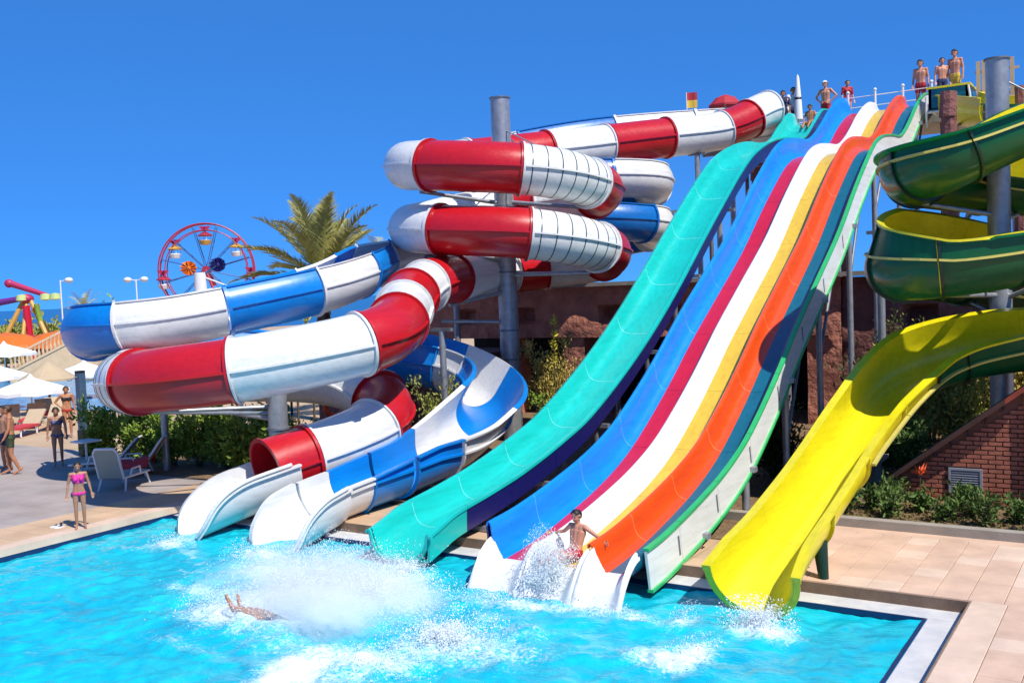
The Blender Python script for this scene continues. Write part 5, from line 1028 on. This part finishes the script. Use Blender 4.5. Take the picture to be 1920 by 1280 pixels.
# ================================================================ splashes: droplets and drifting spray
def droplets(name, label, groups, seed=1, arcs=()):
    r = np.random.default_rng(seed); P = []; S = []
    for (x, y, z, rx, ry, rz_, n, s0, s1) in groups:
        g = r.normal(size=(n,3)); rad = r.random(n)**.6; g = g/np.linalg.norm(g,axis=1)[:,None]*rad[:,None]*1.15
        p = np.array((x,y,z))+g*np.array((rx,ry,rz_)); ok = p[:,2] > -.24; P.append(p[ok]); S.append((s0+(s1-s0)*r.random(ok.sum())**3))
    for (x, y, z, n, v0, v1, up0_, up1_, s0, s1) in arcs:      # ballistic jets: thrown up and out, falling back
        for q in range(n):
            a = r.uniform(0, 6.283); v = r.uniform(v0, v1); w = r.uniform(up0_, up1_); k = int(r.integers(30, 90)); tt = r.random(k)**.8*2*w/9.8
            jit = r.normal(size=(k,3))*.03*(.4+3*tt[:,None]); p = np.stack([x+math.cos(a)*v*tt, y+math.sin(a)*v*tt, z+w*tt-4.9*tt**2], 1)+jit
            ok = p[:,2] > -.24; P.append(p[ok]); S.append(s0+(s1-s0)*r.random(ok.sum())**2.5)
    P = np.concatenate(P); S = np.concatenate(S); n = len(P)
    oc = np.array([(1,0,0),(-1,0,0),(0,1,0),(0,-1,0),(0,0,1),(0,0,-1)], float); q = r.normal(size=(n,3))*.25
    v = (P[:,None,:]+oc[None]*S[:,None,None]*(1+q[:,None,:]*.6)).reshape(-1,3)
    f = np.array([(0,2,4),(2,1,4),(1,3,4),(3,0,4),(2,0,5),(1,2,5),(3,1,5),(0,3,5)]); F = (np.arange(n)*6)[:,None,None]+f[None]
    me = bpy.data.meshes.new(name); me.from_pydata(v.tolist(), [], F.reshape(-1,3).tolist()); me.shade_smooth()
    m, t, b = new_mat(name); b.inputs['Base Color'].default_value = (.86,.90,.93,1); b.inputs['Roughness'].default_value = .35
    return tag(link(name, me, m), label, 'spray', kind='stuff')
droplets('splash_droplets', 'white water droplets thrown up by the bather in the pool', [(-.1,-2.9,.05,1.1,.95,.75,14000,.003,.010),(-.2,-2.8,.0,1.6,1.25,.40,14000,.003,.010),(.8,-2.1,-.1,1.0,.5,.35,3500,.004,.013),(-1.1,-3.8,-.15,.8,.6,.25,2000,.004,.012),(2.4,-3.2,-.15,.9,.7,.28,3500,.004,.013),(2.2,-4.4,-.2,.8,.5,.2,1800,.004,.012)], 1, [(-.1,-3.0,-.2,300,.6,3.2,1.2,3.9,.003,.011),(.4,-2.4,-.2,120,.6,2.6,.8,2.8,.004,.013),(2.4,-3.3,-.2,90,.4,1.8,.6,2.0,.004,.012)])
droplets('runout_spray', 'white spray where the slides meet the pool water', [(2.72,-1.05,.22,.32,.45,.42,5200,.004,.013),(2.5,-1.0,.4,.25,.3,.35,1800,.003,.010),(2.0,-1.6,-.18,.6,.25,.12,900,.004,.012),(3.6,-1.5,-.18,.6,.25,.14,1100,.004,.012),(5.75,-1.15,-.1,.5,.3,.3,2200,.004,.014),(.0,-1.2,-.12,.6,.3,.25,1800,.004,.012),(-5.4,-1.4,-.2,.5,.3,.15,700,.004,.012),(-3.1,-1.5,-.15,.6,.4,.25,1400,.004,.012),(5.35,-2.3,-.2,.3,.6,.12,900,.004,.012),(4.8,-1.3,-.2,.15,.5,.2,600,.004,.01)], 2, [(5.75,-1.0,-.2,50,.3,1.6,.6,2.2,.004,.012),(2.6,-1.1,.0,70,.3,1.3,.8,2.6,.004,.012),(0,-1.1,-.2,40,.3,1.4,.6,1.9,.004,.012)])
def mist(name, label, c, r, dens, seed):
    m = bpy.data.materials.new(name); m.use_nodes = True; t = m.node_tree; t.nodes.clear(); out = t.nodes.new('ShaderNodeOutputMaterial'); pv = t.nodes.new('ShaderNodeVolumePrincipled')
    pv.inputs['Color'].default_value = (.99,.992,.995,1); pv.inputs['Anisotropy'].default_value = 0
    tc = t.nodes.new('ShaderNodeTexCoord'); ln = nd(t, 'ShaderNodeVectorMath', operation='LENGTH'); t.links.new(tc.outputs['Object'], ln.inputs[0])
    mr = nd(t, 'ShaderNodeMapRange', interpolation_type='SMOOTHSTEP'); mr.inputs['From Min'].default_value = .25; mr.inputs['From Max'].default_value = .98; mr.inputs['To Min'].default_value = 1; mr.inputs['To Max'].default_value = 0; t.links.new(ln.outputs['Value'], mr.inputs['Value'])
    ns = nd(t, 'ShaderNodeTexNoise', Scale=2.8, Detail=6., Roughness=.68, Distortion=1.0); t.links.new(tc.outputs['Object'], ns.inputs['Vector']); m2 = nd(t, 'ShaderNodeMapRange'); m2.inputs['From Min'].default_value = .42; m2.inputs['From Max'].default_value = .66; t.links.new(ns.outputs['Fac'], m2.inputs['Value'])
    mu = nd(t, 'ShaderNodeMath', operation='MULTIPLY'); t.links.new(mr.outputs[0], mu.inputs[0]); t.links.new(m2.outputs[0], mu.inputs[1]); m3 = nd(t, 'ShaderNodeMath', operation='MULTIPLY'); m3.inputs[1].default_value = dens; t.links.new(mu.outputs[0], m3.inputs[0]); t.links.new(m3.outputs[0], pv.inputs['Density']); t.links.new(pv.outputs[0], out.inputs['Volume'])
    o = MB().ell((0,0,0),(1,1,1),24,14).build(name, m); o.location = c; o.scale = r; tag(o, label, 'spray', kind='stuff'); return o
mist('spray_mist', 'soft cloud of fine spray over the landing bather', (-.2,-2.95,-.05), (2.4,1.7,.66), 3.0, 1)
mist('spray_mist', 'thick white spray hiding the bather to the knees', (.72,-3.66,-.02), (.95,.62,.48), 10.0, 4)
mist('spray_mist', 'low veil of spray drifting from the turquoise slide foot', (.75,-2.35,-.1), (1.25,.6,.32), 5.0, 2)
mist('spray_mist', 'puff of spray round the boy on the yellow lane', (2.5,-.95,.20), (.42,.5,.42), 4.0, 3)
